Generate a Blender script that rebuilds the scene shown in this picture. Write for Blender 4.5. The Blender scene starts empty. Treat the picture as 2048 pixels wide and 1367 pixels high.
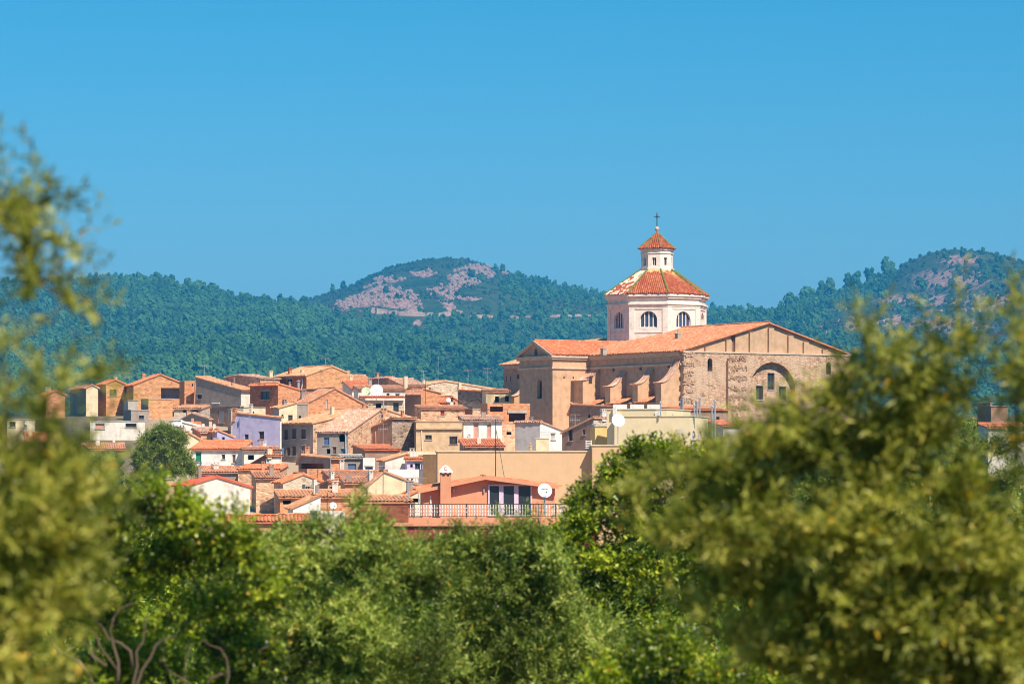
import bpy, bmesh, math, random
import numpy as np
from mathutils import Vector

sc = bpy.context.scene
COL = sc.collection
rad = math.radians

# ------------------------------------------------------------------ camera, sky, sun, exposure
F = 7000.0            # focal length in photo pixels (2048 wide)
EZ = 5.0              # eye height above the grove
HY = 950.0            # photo row of the horizon
cam_d = bpy.data.cameras.new('camera')
cam = bpy.data.objects.new('camera', cam_d)
COL.objects.link(cam)
cam.location = (0, 0, EZ)
cam.rotation_euler = (rad(90), 0, 0)
cam_d.sensor_width = 36.0
cam_d.lens = F / 2048.0 * 36.0
cam_d.shift_y = (HY - 683.5) / 2048.0
cam_d.clip_start = 0.5
cam_d.clip_end = 40000.0
cam_d.dof.use_dof = True
cam_d.dof.focus_distance = 430.0
cam_d.dof.aperture_fstop = 4.2
sc.camera = cam

SUN_AZ = 33.5         # degrees to the right of the direction from the town to the camera
SUN_EL = 48.0
w = bpy.data.worlds.new('World')
sc.world = w
w.use_nodes = True
nt = w.node_tree
sky = nt.nodes.new('ShaderNodeTexSky')
sky.sky_type = 'NISHITA'
sky.sun_disc = False
sky.sun_elevation = rad(SUN_EL)
# sun stands at world direction (sin az, -cos az)
sdx, sdy = math.sin(rad(SUN_AZ)), -math.cos(rad(SUN_AZ))
sky.sun_rotation = math.atan2(sdx, sdy)
sky.altitude = 0.0
sky.air_density = 1.0
sky.dust_density = 0.0
sky.ozone_density = 10.0
hsv = nt.nodes.new('ShaderNodeHueSaturation')
hsv.inputs['Saturation'].default_value = 1.29
hsv.inputs['Hue'].default_value = 0.48
bg = nt.nodes['Background']
bg.inputs['Strength'].default_value = 0.069
nt.links.new(sky.outputs[0], hsv.inputs['Color'])
nt.links.new(hsv.outputs[0], bg.inputs['Color'])

sun_d = bpy.data.lights.new('sun', 'SUN')
sun_d.energy = 4.6
sun_d.angle = rad(0.53)
sun_d.color = (1.0, 0.89, 0.73)
sun = bpy.data.objects.new('sun', sun_d)
COL.objects.link(sun)
ce = math.cos(rad(SUN_EL))
sv = Vector((sdx * ce, sdy * ce, math.sin(rad(SUN_EL))))
sun.rotation_euler = sv.to_track_quat('Z', 'Y').to_euler()
sun.location = (60, -60, 120)

sc.view_settings.view_transform = 'Standard'
sc.view_settings.look = 'None'
sc.view_settings.exposure = 0.66
sc.view_settings.gamma = 1.0
cy = sc.cycles
cy.use_denoising = True
cy.max_bounces = 6
cy.diffuse_bounces = 4
cy.glossy_bounces = 2
cy.transmission_bounces = 4
cy.transparent_max_bounces = 8
cy.volume_bounces = 0
cy.filter_width = 1.05
cy.caustics_reflective = False
cy.caustics_refractive = False

# ------------------------------------------------------------------ small helpers
def P(px, py, D):
    """photo pixel at distance D (metres along the view axis) -> world point"""
    return Vector(((px - 1024.0) * D / F, D, EZ + (HY - py) * D / F))

def tag(o, label=None, cat=None, group=None, kind=None):
    if label: o['label'] = label
    if cat: o['category'] = cat
    if group: o['group'] = group
    if kind: o['kind'] = kind
    return o

def empty(name, loc):
    o = bpy.data.objects.new(name, None)
    o.empty_display_size = 0.5
    o.location = loc
    COL.objects.link(o)
    return o

def link_mesh(name, me, mat=None, parent=None, loc=None):
    o = bpy.data.objects.new(name, me)
    if mat is not None:
        for m in (mat if isinstance(mat, (list, tuple)) else [mat]):
            me.materials.append(m)
    COL.objects.link(o)
    if parent is not None:
        o.parent = parent
    if loc is not None:
        o.location = loc
    return o

class MB:
    """collects faces (with uv) and builds one mesh object"""
    def __init__(s):
        s.v, s.f, s.uv, s.mi = [], [], [], []
    def face(s, pts, uvs=None, mi=0):
        n = len(s.v)
        s.v.extend([tuple(p) for p in pts])
        s.f.append(tuple(range(n, n + len(pts))))
        s.uv.append(uvs if uvs is not None else [(0.0, 0.0)] * len(pts))
        s.mi.append(mi)
    def box(s, x0, x1, y0, y1, z0, z1, fr=None, mi=0):
        """axis box in frame fr=(origin, ex, ey, ez)"""
        c = [Vector((x, y, z)) for x in (x0, x1) for y in (y0, y1) for z in (z0, z1)]
        if fr is not None:
            o, ex, ey, ez = fr
            c = [o + ex * p.x + ey * p.y + ez * p.z for p in c]
        dx, dy, dz = x1 - x0, y1 - y0, z1 - z0
        for idx, (a, b) in (((0, 1, 3, 2), (dz, dy)), ((4, 6, 7, 5), (dy, dz)), ((0, 4, 5, 1), (dx, dz)),
                            ((2, 3, 7, 6), (dz, dx)), ((0, 2, 6, 4), (dy, dx)), ((1, 5, 7, 3), (dx, dy))):
            s.face([c[i] for i in idx], [(0, 0), (a, 0), (a, b), (0, b)] if idx[0] != 0 or idx[1] != 1 else [(0, 0), (0, a), (b, a), (b, 0)], mi)
    def tube(s, pts, radii, n=6, cap=True, mi=0):
        pts = [Vector(p) for p in pts]
        rings = []
        for i, p in enumerate(pts):
            d = (pts[min(i + 1, len(pts) - 1)] - pts[max(i - 1, 0)])
            if d.length < 1e-9: d = Vector((0, 0, 1))
            d.normalize()
            a = d.cross(Vector((0.31, 0.95, 0.11)))
            if a.length < 1e-3: a = d.cross(Vector((1, 0, 0)))
            a.normalize(); b = d.cross(a)
            r = radii[i] if isinstance(radii, (list, tuple)) else radii
            rings.append([p + (a * math.cos(t) + b * math.sin(t)) * r for t in [2 * math.pi * k / n for k in range(n)]])
        base = len(s.v)
        for r in rings: s.v.extend([tuple(q) for q in r])
        for i in range(len(rings) - 1):
            for k in range(n):
                k2 = (k + 1) % n
                s.f.append((base + i * n + k, base + i * n + k2, base + (i + 1) * n + k2, base + (i + 1) * n + k))
                s.uv.append([(k, i), (k + 1, i), (k + 1, i + 1), (k, i + 1)]); s.mi.append(mi)
        if cap:
            s.f.append(tuple(base + k for k in reversed(range(n)))); s.uv.append([(0, 0)] * n); s.mi.append(mi)
            e = base + (len(rings) - 1) * n
            s.f.append(tuple(e + k for k in range(n))); s.uv.append([(0, 0)] * n); s.mi.append(mi)
    def lathe(s, prof, c=(0, 0, 0), n=12, fr=None, mi=0, rot=0.0):
        """prof = [(r,z)...] revolved about z through c"""
        c = Vector(c)
        rings = []
        for r, z in prof:
            ring = []
            for k in range(n):
                t = 2 * math.pi * k / n + rot
                p = Vector((r * math.cos(t), r * math.sin(t), z))
                if fr is not None:
                    p = fr[0] * p.x + fr[1] * p.y + fr[2] * p.z
                ring.append(c + p)
            rings.append(ring)
        base = len(s.v)
        for r in rings: s.v.extend([tuple(q) for q in r])
        for i in range(len(rings) - 1):
            for k in range(n):
                k2 = (k + 1) % n
                s.f.append((base + i * n + k, base + i * n + k2, base + (i + 1) * n + k2, base + (i + 1) * n + k))
                s.uv.append([(k, i), (k + 1, i), (k + 1, i + 1), (k, i + 1)]); s.mi.append(mi)
    def build(s, name, mat=None, parent=None, off=None, smooth=False):
        me = bpy.data.meshes.new(name)
        v = np.array(s.v, dtype=np.float64)
        if off is not None and len(v): v = v - np.array(off)
        me.from_pydata([tuple(p) for p in v], [], s.f)
        uvl = me.uv_layers.new(name='UVMap')
        flat = [c for u in s.uv for p in u for c in p]
        uvl.data.foreach_set('uv', flat)
        if any(s.mi): me.polygons.foreach_set('material_index', s.mi)
        if smooth: me.polygons.foreach_set('use_smooth', [True] * len(s.f))
        me.update()
        return link_mesh(name, me, mat, parent)

def np_mesh(name, verts, faces_flat, fsize):
    """fast mesh from numpy arrays, all faces with fsize corners"""
    me = bpy.data.meshes.new(name)
    nv = len(verts); nl = len(faces_flat); nf = nl // fsize
    me.vertices.add(nv); me.loops.add(nl); me.polygons.add(nf)
    me.vertices.foreach_set('co', np.ascontiguousarray(verts, dtype=np.float32).ravel())
    me.loops.foreach_set('vertex_index', np.ascontiguousarray(faces_flat, dtype=np.int32))
    me.polygons.foreach_set('loop_start', np.arange(0, nl, fsize, dtype=np.int32))
    me.polygons.foreach_set('loop_total', np.full(nf, fsize, dtype=np.int32))
    me.update(calc_edges=True)
    return me

def vnoise(x, y, seed=0):
    xi = np.floor(x).astype(np.int64); yi = np.floor(y).astype(np.int64)
    xf = x - xi; yf = y - yi
    u = xf * xf * (3 - 2 * xf); v = yf * yf * (3 - 2 * yf)
    def h(a, b):
        n = (a * 374761393 + b * 668265263 + seed * 974634777) & 0x7fffffff
        n = ((n ^ (n >> 13)) * 1274126177) & 0x7fffffff
        n = n ^ (n >> 16)
        return (n & 0xffff) / 65535.0
    a = h(xi, yi); b = h(xi + 1, yi); c = h(xi, yi + 1); d = h(xi + 1, yi + 1)
    return (a * (1 - u) + b * u) * (1 - v) + (c * (1 - u) + d * u) * v

def fbm(x, y, oct=4, seed=0):
    s = 0.0; a = 0.5; t = 0.0
    for i in range(oct):
        s = s + a * vnoise(x * 2 ** i, y * 2 ** i, seed + i * 17); t += a; a *= 0.5
    return s / t

# ------------------------------------------------------------------ materials
def new_mat(name):
    m = bpy.data.materials.new(name); m.use_nodes = True
    n = m.node_tree
    b = n.nodes['Principled BSDF']
    b.inputs['Roughness'].default_value = 0.85
    b.inputs['Specular IOR Level'].default_value = 0.25
    return m, n, b

def nd(n, t, **kw):
    x = n.nodes.new(t)
    for k, v in kw.items():
        if k.startswith('i_'):
            x.inputs[k[2:].replace('_', ' ')].default_value = v
        else:
            setattr(x, k, v)
    return x

def ramp(n, stops, interp='LINEAR'):
    r = n.nodes.new('ShaderNodeValToRGB')
    r.color_ramp.interpolation = interp
    e = r.color_ramp.elements
    while len(e) > 1: e.remove(e[0])
    e[0].position = stops[0][0]; c = stops[0][1]; e[0].color = (*c, 1) if len(c) == 3 else c
    for p, c in stops[1:]:
        k = e.new(p); k.color = (*c, 1) if len(c) == 3 else c
    return r

def mixc(n, fac, a, b, blend='MIX'):
    m = n.nodes.new('ShaderNodeMix'); m.data_type = 'RGBA'; m.blend_type = blend
    def put(sock, val):
        if hasattr(val, 'is_linked') or hasattr(val, 'links'): n.links.new(val, sock)
        elif isinstance(val, (int, float)): sock.default_value = val
        else: sock.default_value = (*val, 1) if len(val) == 3 else val
    put(m.inputs[0], fac); put(m.inputs[6], a); put(m.inputs[7], b)
    return m.outputs[2]

def mathn(n, op, a, b=None, c=None, clamp=False):
    m = n.nodes.new('ShaderNodeMath'); m.operation = op; m.use_clamp = clamp
    for i, v in enumerate((a, b, c)):
        if v is None: continue
        if isinstance(v, (int, float)): m.inputs[i].default_value = v
        else: n.links.new(v, m.inputs[i])
    return m.outputs[0]

_mc = {}
def lighten(c, k): return tuple(min(1.0, x * k) for x in c)

def simple(name, col, rough=0.7, metal=0.0):
    key = ('s', name)
    if key in _mc: return _mc[key]
    m, n, b = new_mat(name)
    geo = nd(n, 'ShaderNodeTexCoord')
    no = nd(n, 'ShaderNodeTexNoise', i_Scale=3.0, i_Detail=5.0)
    n.links.new(geo.outputs['Object'], no.inputs['Vector'])
    r = ramp(n, [(0.3, lighten(col, 0.85)), (0.7, lighten(col, 1.1))])
    n.links.new(no.outputs['Fac'], r.inputs[0])
    n.links.new(r.outputs[0], b.inputs['Base Color'])
    b.inputs['Roughness'].default_value = rough
    b.inputs['Metallic'].default_value = metal
    _mc[key] = m
    return m

def glass(name='window_glass', col=(0.03, 0.035, 0.045)):
    key = ('g', name)
    if key in _mc: return _mc[key]
    m, n, b = new_mat(name)
    b.inputs['Base Color'].default_value = (*col, 1)
    b.inputs['Roughness'].default_value = 0.15
    b.inputs['Specular IOR Level'].default_value = 0.5
    _mc[key] = m
    return m

def wall_uv(n):
    """uv in metres along the wall, jittered per object"""
    uv = nd(n, 'ShaderNodeUVMap')
    oi = nd(n, 'ShaderNodeObjectInfo')
    sc_ = nd(n, 'ShaderNodeVectorMath', operation='SCALE')
    cmb = nd(n, 'ShaderNodeCombineXYZ')
    n.links.new(oi.outputs['Random'], cmb.inputs[0]); n.links.new(oi.outputs['Random'], cmb.inputs[1])
    n.links.new(cmb.outputs[0], sc_.inputs[0]); sc_.inputs['Scale'].default_value = 53.0
    ad = nd(n, 'ShaderNodeVectorMath', operation='ADD')
    n.links.new(uv.outputs[0], ad.inputs[0]); n.links.new(sc_.outputs[0], ad.inputs[1])
    return ad.outputs[0]

def add_stains(n, vec, colsock, dark, amt=0.35):
    """vertical run-off streaks and blotches"""
    mp = nd(n, 'ShaderNodeMapping'); mp.inputs['Scale'].default_value = (2.2, 0.22, 1)
    n.links.new(vec, mp.inputs['Vector'])
    st = nd(n, 'ShaderNodeTexNoise', i_Scale=1.0, i_Detail=6.0, i_Roughness=0.65)
    n.links.new(mp.outputs[0], st.inputs['Vector'])
    r = ramp(n, [(0.5, (0, 0, 0)), (0.72, (1, 1, 1))])
    n.links.new(st.outputs['Fac'], r.inputs[0])
    f = mathn(n, 'MULTIPLY', r.outputs[0], amt)
    c = mixc(n, f, colsock, dark)
    bl = nd(n, 'ShaderNodeTexNoise', i_Scale=0.45, i_Detail=8.0, i_Roughness=0.7)
    n.links.new(vec, bl.inputs['Vector'])
    r2 = ramp(n, [(0.52, (0, 0, 0)), (0.66, (1, 1, 1))])
    n.links.new(bl.outputs['Fac'], r2.inputs[0])
    f2 = mathn(n, 'MULTIPLY', r2.outputs[0], amt * 0.7)
    return mixc(n, f2, c, dark)

def plaster(name, col, stain=0.3, dark=None, var=1.0):
    key = ('p', name)
    if key in _mc: return _mc[key]
    m, n, b = new_mat(name)
    vec = wall_uv(n)
    no = nd(n, 'ShaderNodeTexNoise', i_Scale=1.1, i_Detail=8.0, i_Roughness=0.6)
    n.links.new(vec, no.inputs['Vector'])
    r = ramp(n, [(0.28, lighten(col, 1 - 0.26 * var)), (0.5, col), (0.72, lighten(col, 1 + 0.14 * var))])
    n.links.new(no.outputs['Fac'], r.inputs[0])
    c = add_stains(n, vec, r.outputs[0], dark or lighten(col, 0.5), stain)
    n.links.new(c, b.inputs['Base Color'])
    fn = nd(n, 'ShaderNodeTexNoise', i_Scale=9.0, i_Detail=6.0)
    n.links.new(vec, fn.inputs['Vector'])
    bp = nd(n, 'ShaderNodeBump', i_Strength=0.35, i_Distance=0.05)
    n.links.new(fn.outputs['Fac'], bp.inputs['Height'])
    n.links.new(bp.outputs[0], b.inputs['Normal'])
    b.inputs['Roughness'].default_value = 0.92
    _mc[key] = m
    return m

def brickm(name, c1, c2, mortar, bw=0.46, bh=0.2, stain=0.4):
    key = ('b', name)
    if key in _mc: return _mc[key]
    m, n, b = new_mat(name)
    vec = wall_uv(n)
    br = nd(n, 'ShaderNodeTexBrick')
    br.inputs['Scale'].default_value = 1.0
    br.inputs['Brick Width'].default_value = bw
    br.inputs['Row Height'].default_value = bh
    br.inputs['Mortar Size'].default_value = 0.024
    br.inputs['Color1'].default_value = (*c1, 1)
    br.inputs['Color2'].default_value = (*c2, 1)
    br.inputs['Mortar'].default_value = (*mortar, 1)
    n.links.new(vec, br.inputs['Vector'])
    no = nd(n, 'ShaderNodeTexNoise', i_Scale=1.6, i_Detail=6.0, i_Roughness=0.7)
    n.links.new(vec, no.inputs['Vector'])
    r = ramp(n, [(0.32, (0.76, 0.70, 0.66)), (0.68, (1.12, 1.08, 1.05))])
    n.links.new(no.outputs['Fac'], r.inputs[0])
    c = mixc(n, 1.0, br.outputs['Color'], r.outputs[0], 'MULTIPLY')
    # single bricks much darker or paler than the rest
    vb = nd(n, 'ShaderNodeTexVoronoi', i_Scale=2.6, feature='F1')
    mpb = nd(n, 'ShaderNodeMapping'); mpb.inputs['Scale'].default_value = (1, 2, 1)
    n.links.new(vec, mpb.inputs['Vector']); n.links.new(mpb.outputs[0], vb.inputs['Vector'])
    sb = nd(n, 'ShaderNodeSeparateColor'); n.links.new(vb.outputs['Color'], sb.inputs[0])
    rb = ramp(n, [(0.0, (0.6, 0.54, 0.5)), (0.2, (1, 1, 1)), (0.8, (1.05, 1.02, 1.0)), (1.0, (1.35, 1.4, 1.4))])
    n.links.new(sb.outputs[0], rb.inputs[0])
    c = mixc(n, 0.8, c, rb.outputs[0], 'MULTIPLY')
    c = add_stains(n, vec, c, lighten(mortar, 0.75), stain)
    n.links.new(c, b.inputs['Base Color'])
    bp = nd(n, 'ShaderNodeBump', i_Strength=1.0, i_Distance=0.05, invert=True)
    n.links.new(br.outputs['Fac'], bp.inputs['Height'])
    n.links.new(bp.outputs[0], b.inputs['Normal'])
    b.inputs['Roughness'].default_value = 0.9
    _mc[key] = m
    return m

def rubble(name, c1, c2, joint, scale=1.9, stain=0.25, patch=None):
    key = ('r', name)
    if key in _mc: return _mc[key]
    m, n, b = new_mat(name)
    vec = wall_uv(n)
    mp = nd(n, 'ShaderNodeMapping'); mp.inputs['Scale'].default_value = (1, 1.7, 1)
    n.links.new(vec, mp.inputs['Vector'])
    dn = nd(n, 'ShaderNodeTexNoise', i_Scale=3.0, i_Detail=3.0)
    n.links.new(mp.outputs[0], dn.inputs['Vector'])
    wv = nd(n, 'ShaderNodeMix'); wv.data_type = 'VECTOR'; wv.inputs[0].default_value = 0.12
    n.links.new(mp.outputs[0], wv.inputs[4]); n.links.new(dn.outputs['Color'], wv.inputs[5])
    vo = nd(n, 'ShaderNodeTexVoronoi', i_Scale=scale, feature='F1')
    n.links.new(wv.outputs[1], vo.inputs['Vector'])
    sx = nd(n, 'ShaderNodeSeparateColor')
    n.links.new(vo.outputs['Color'], sx.inputs[0])
    r = ramp(n, [(0.0, lighten(c1, 0.55)), (0.3, c1), (0.65, c2), (1.0, lighten(c2, 1.2))])
    n.links.new(sx.outputs[0], r.inputs[0])
    ed = nd(n, 'ShaderNodeTexVoronoi', i_Scale=scale, feature='DISTANCE_TO_EDGE')
    n.links.new(wv.outputs[1], ed.inputs['Vector'])
    er = ramp(n, [(0.03, (1, 1, 1)), (0.12, (0, 0, 0))])
    n.links.new(ed.outputs['Distance'], er.inputs[0])
    c = mixc(n, er.outputs[0], r.outputs[0], joint)
    if patch:
        pn = nd(n, 'ShaderNodeTexNoise', i_Scale=0.22, i_Detail=7.0, i_Roughness=0.62)
        n.links.new(vec, pn.inputs['Vector'])
        pr = ramp(n, [(0.48, (0, 0, 0)), (0.53, (1, 1, 1))])
        n.links.new(pn.outputs['Fac'], pr.inputs[0])
        c = mixc(n, pr.outputs[0], c, patch)
    c = add_stains(n, vec, c, lighten(joint, 0.5), stain)
    n.links.new(c, b.inputs['Base Color'])
    bp = nd(n, 'ShaderNodeBump', i_Strength=1.0, i_Distance=0.12)
    n.links.new(ed.outputs['Distance'], bp.inputs['Height'])
    n.links.new(bp.outputs[0], b.inputs['Normal'])
    b.inputs['Roughness'].default_value = 0.95
    _mc[key] = m
    return m

def tilem(name, cols, dirt=(0.10, 0.07, 0.05), dirt_amt=0.5, lich=(0.34, 0.24, 0.13), lich_amt=0.3, bald=None):
    """barrel tiles: uv = (rib number, row number)"""
    key = ('t', name)
    if key in _mc: return _mc[key]
    m, n, b = new_mat(name)
    uv = nd(n, 'ShaderNodeUVMap')
    fl = nd(n, 'ShaderNodeVectorMath', operation='FLOOR')
    n.links.new(uv.outputs[0], fl.inputs[0])
    oi = nd(n, 'ShaderNodeObjectInfo')
    cmb = nd(n, 'ShaderNodeCombineXYZ')
    n.links.new(oi.outputs['Random'], cmb.inputs[2])
    ad = nd(n, 'ShaderNodeVectorMath', operation='ADD')
    n.links.new(fl.outputs[0], ad.inputs[0]); n.links.new(cmb.outputs[0], ad.inputs[1])
    wn = nd(n, 'ShaderNodeTexWhiteNoise', noise_dimensions='3D')
    n.links.new(ad.outputs[0], wn.inputs['Vector'])
    k = len(cols)
    r = ramp(n, [((i + 0.5) / k, c) for i, c in enumerate(cols)])
    n.links.new(wn.outputs['Value'], r.inputs[0])
    tc = nd(n, 'ShaderNodeTexCoord')
    no = nd(n, 'ShaderNodeTexNoise', i_Scale=0.5, i_Detail=8.0, i_Roughness=0.7)
    off = nd(n, 'ShaderNodeVectorMath', operation='ADD')
    sc2 = nd(n, 'ShaderNodeVectorMath', operation='SCALE'); sc2.inputs['Scale'].default_value = 91.0
    n.links.new(cmb.outputs[0], sc2.inputs[0])
    n.links.new(tc.outputs['Object'], off.inputs[0]); n.links.new(sc2.outputs[0], off.inputs[1])
    n.links.new(off.outputs[0], no.inputs['Vector'])
    d = ramp(n, [(0.5, (0, 0, 0)), (0.68, (1, 1, 1))])
    n.links.new(no.outputs['Fac'], d.inputs[0])
    c = mixc(n, mathn(n, 'MULTIPLY', d.outputs[0], lich_amt * 1.6, clamp=True), r.outputs[0], lich)
    n2 = nd(n, 'ShaderNodeTexNoise', i_Scale=2.3, i_Detail=6.0, i_Roughness=0.75)
    n.links.new(off.outputs[0], n2.inputs['Vector'])
    d2 = ramp(n, [(0.52, (0, 0, 0)), (0.66, (1, 1, 1))])
    n.links.new(n2.outputs['Fac'], d2.inputs[0])
    c = mixc(n, mathn(n, 'MULTIPLY', d2.outputs[0], dirt_amt), c, dirt)
    if bald:
        n3 = nd(n, 'ShaderNodeTexNoise', i_Scale=1.1, i_Detail=4.0, i_Roughness=0.6)
        n.links.new(off.outputs[0], n3.inputs['Vector'])
        at = nd(n, 'ShaderNodeAttribute', attribute_name='bald')
        f = mathn(n, 'GREATER_THAN', mathn(n, 'ADD', n3.outputs['Fac'], at.outputs['Fac']), 1.0)
        c = mixc(n, f, c, bald)
    n.links.new(c, b.inputs['Base Color'])
    b.inputs['Roughness'].default_value = 0.88
    _mc[key] = m
    return m
# ------------------------------------------------------------------ ground and hills
GD = np.array([-400, 0, 6, 14, 40, 120, 220, 300, 380, 430, 480, 520, 560, 640, 800, 1000, 1300, 2000, 6000, 14000], float)
GZ = np.array([3.3, 3.3, 2.6, 0.4, 0.0, -1.5, -3.5, -3.0, 0.5, 5.0, 8.5, 11.5, 14.5, 15.5, 9.0, 4.0, 2.0, 2.0, 2.0, 2.0], float)
def gz(y):
    return float(np.interp(y, GD, GZ))

def skyline(pts, Dr):
    xs = np.array([(p[0] - 1024.0) * Dr / F for p in pts])
    zs = np.array([EZ + (HY - p[1]) * Dr / F for p in pts])
    return xs, zs

HS = 1.7               # the hills stand 5 to 6 km away
class Hill:
    def __init__(s, pts, Dr, Lf, amp, seed, p=1.15):
        Dr, Lf, amp = Dr * HS, Lf * HS, amp * HS
        s.xs, s.zs = skyline(pts, Dr)
        s.Dr, s.Lf, s.amp, s.seed, s.p = Dr, Lf, amp, seed, p
    def H(s, x, y):
        x = np.asarray(x, float); y = np.asarray(y, float)
        # smooth skyline
        zr = 0
        for d, wt in ((-22, .2), (-11, .2), (0, .2), (11, .2), (22, .2)):
            zr = zr + wt * np.interp(x + d, s.xs, s.zs)
        t = np.clip((s.Dr - y) / s.Lf, 0, 1)
        front = (1 - t) ** s.p
        back = 1 - np.clip((y - s.Dr) / 2200.0, 0, 1) ** 1.4
        z = zr * np.where(y <= s.Dr, front, back)
        mid = np.clip(t * 4, 0, 1) * np.clip((1 - t) * 3, 0, 1)
        z = z + s.amp * mid * (fbm(x / 560.0, y / 710.0, 4, s.seed) - 0.5) * 2
        z = z + 8.0 * np.clip(t * 8, 0, 1) * (fbm(x / 100.0, y / 135.0, 3, s.seed + 5) - 0.5)
        return z
    def hit(s, px, py):
        """where the sight line through a photo pixel meets the slope"""
        ys = np.linspace(s.Dr - s.Lf, s.Dr, 500)
        x = (px - 1024.0) * ys / F
        zl = EZ + (HY - py) * ys / F
        h = s.H(x, ys)
        k = np.nonzero(h >= zl)[0]
        i = k[0] if len(k) else int(np.argmin(zl - h))
        return Vector((float(x[i]), float(ys[i]), float(h[i])))

hillL = Hill([(-900, 620), (-400, 585), (-100, 574), (0, 570), (60, 566), (150, 574), (190, 571), (240, 562), (300, 563),
              (350, 571), (400, 583), (430, 592), (455, 602), (500, 608), (560, 611), (610, 616), (760, 655), (900, 705), (1060, 780), (1200, 900), (3000, 930)],
             2900, 1900, 30, 3)
hillC = Hill([(-300, 640), (300, 640), (520, 620), (600, 606), (640, 594), (680, 581), (720, 564), (760, 544), (800, 529), (850, 519),
              (900, 515), (940, 519), (980, 532), (1010, 543), (1040, 556), (1100, 572), (1160, 584), (1210, 594), (1300, 606),
              (1440, 622), (1500, 630), (1700, 640), (2600, 660)], 3600, 2300, 34, 11)
hillR = Hill([(900, 930), (1100, 830), (1220, 770), (1320, 710), (1400, 655), (1440, 636), (1480, 629), (1530, 622), (1580, 614), (1620, 603), (1680, 594),
              (1740, 574), (1770, 556), (1800, 535), (1840, 511), (1880, 499), (1920, 497), (1960, 505), (2000, 522), (2048, 534),
              (2200, 560), (2600, 600), (3200, 640)], 3000, 2000, 26, 23)
HILLS = [hillL, hillC, hillR]

def hill_mat(name, base, dry, rock):
    m, n, b = new_mat(name)
    tc = nd(n, 'ShaderNodeTexCoord')
    n1 = nd(n, 'ShaderNodeTexNoise', i_Scale=0.018, i_Detail=8.0, i_Roughness=0.65)
    n.links.new(tc.outputs['Object'], n1.inputs['Vector'])
    r = ramp(n, [(0.38, base), (0.62, dry)])
    n.links.new(n1.outputs['Fac'], r.inputs[0])
    at = nd(n, 'ShaderNodeAttribute', attribute_name='rock')
    n2 = nd(n, 'ShaderNodeTexNoise', i_Scale=0.05, i_Detail=8.0, i_Roughness=0.8)
    n.links.new(tc.outputs['Object'], n2.inputs['Vector'])
    f = mathn(n, 'ADD', at.outputs['Fac'], n2.outputs['Fac'])
    fr = ramp(n, [(0.84, (0, 0, 0)), (1.0, (1, 1, 1))])
    n.links.new(f, fr.inputs[0])
    n3 = nd(n, 'ShaderNodeTexNoise', i_Scale=0.15, i_Detail=4.0)
    n.links.new(tc.outputs['Object'], n3.inputs['Vector'])
    rr = ramp(n, [(0.3, lighten(rock, 0.45)), (0.5, rock), (0.7, lighten(rock, 1.5))])
    n.links.new(n3.outputs['Fac'], rr.inputs[0])
    n.links.new(mixc(n, fr.outputs[0], r.outputs[0], rr.outputs[0]), b.inputs['Base Color'])
    b.inputs['Roughness'].default_value = 1.0
    b.inputs['Specular IOR Level'].default_value = 0.0
    bp = nd(n, 'ShaderNodeBump', i_Strength=1.0, i_Distance=6.0)
    n.links.new(n3.outputs['Fac'], bp.inputs['Height']); n.links.new(bp.outputs[0], b.inputs['Normal'])
    return m

ROCKS_C = [(735, 602, 42, 13), (765, 582, 38, 14), (800, 602, 40, 20), (828, 622, 22, 13), (700, 611, 30, 7), (868, 583, 14, 9), (893, 592, 16, 24),
           (908, 572, 14, 11), (930, 556, 34, 17), (957, 540, 28, 10), (976, 549, 12, 8), (1012, 545, 10, 5), (835, 646, 10, 10), (846, 548, 26, 7),
           (778, 560, 30, 6), (900, 612, 10, 16), (940, 598, 24, 4)]
ROCKS_L = [(170, 690, 40, 7), (200, 685, 12, 8), (262, 665, 8, 8), (555, 692, 14, 7), (590, 600, 30, 6), (620, 618, 24, 4), (60, 640, 60, 6), (650, 718, 18, 7),
           (120, 600, 16, 5), (365, 655, 12, 5), (420, 640, 10, 4)]
ROCKS_R = [(1900, 560, 130, 36), (1920, 520, 70, 20), (1700, 640, 60, 14), (1720, 655, 60, 12), (1850, 600, 160, 20), (1660, 620, 30, 5), (1980, 600, 90, 26),
           (1780, 640, 90, 20), (1640, 660, 40, 14), (1900, 650, 140, 26)]
def rockmask(px, py, lst, gain):
    a = np.zeros_like(px)
    for cx, cyy, rx, ry in lst:
        d = np.sqrt(((px - cx) / rx) ** 2 + ((py - cyy) / ry) ** 2)
        a = np.maximum(a, np.clip(1.35 - d, 0, 1) * gain)
    return a

def build_hill(name, hl, px0, px1, nx, ny, mat, rocks, gain):
    x0 = (px0 - 1024) * hl.Dr / F; x1 = (px1 - 1024) * hl.Dr / F
    xs = np.linspace(x0, x1, nx)
    ys = np.concatenate([np.linspace(hl.Dr - hl.Lf - 60, hl.Dr, ny), hl.Dr + np.linspace(60, 2200, 16)])
    X, Y = np.meshgrid(xs, ys)
    Z = hl.H(X, Y)
    Z = np.where(Y < hl.Dr - hl.Lf, -12.0, Z)
    V = np.stack([X, Y, Z], -1).reshape(-1, 3)
    ny2 = len(ys)
    i = np.arange(ny2 - 1)[:, None] * nx + np.arange(nx - 1)[None, :]
    f = np.stack([i, i + 1, i + nx + 1, i + nx], -1).reshape(-1)
    me = np_mesh(name, V, f, 4)
    px = 1024 + V[:, 0] * F / V[:, 1]; py = HY - (V[:, 2] - EZ) * F / V[:, 1]
    at = me.attributes.new('rock', 'FLOAT', 'POINT')
    at.data.foreach_set('value', rockmask(px, py, rocks, gain).astype(np.float32))
    me.polygons.foreach_set('use_smooth', np.ones(len(me.polygons), bool))
    o = link_mesh(name, me, mat)
    o['kind'] = 'structure'
    return o

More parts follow.
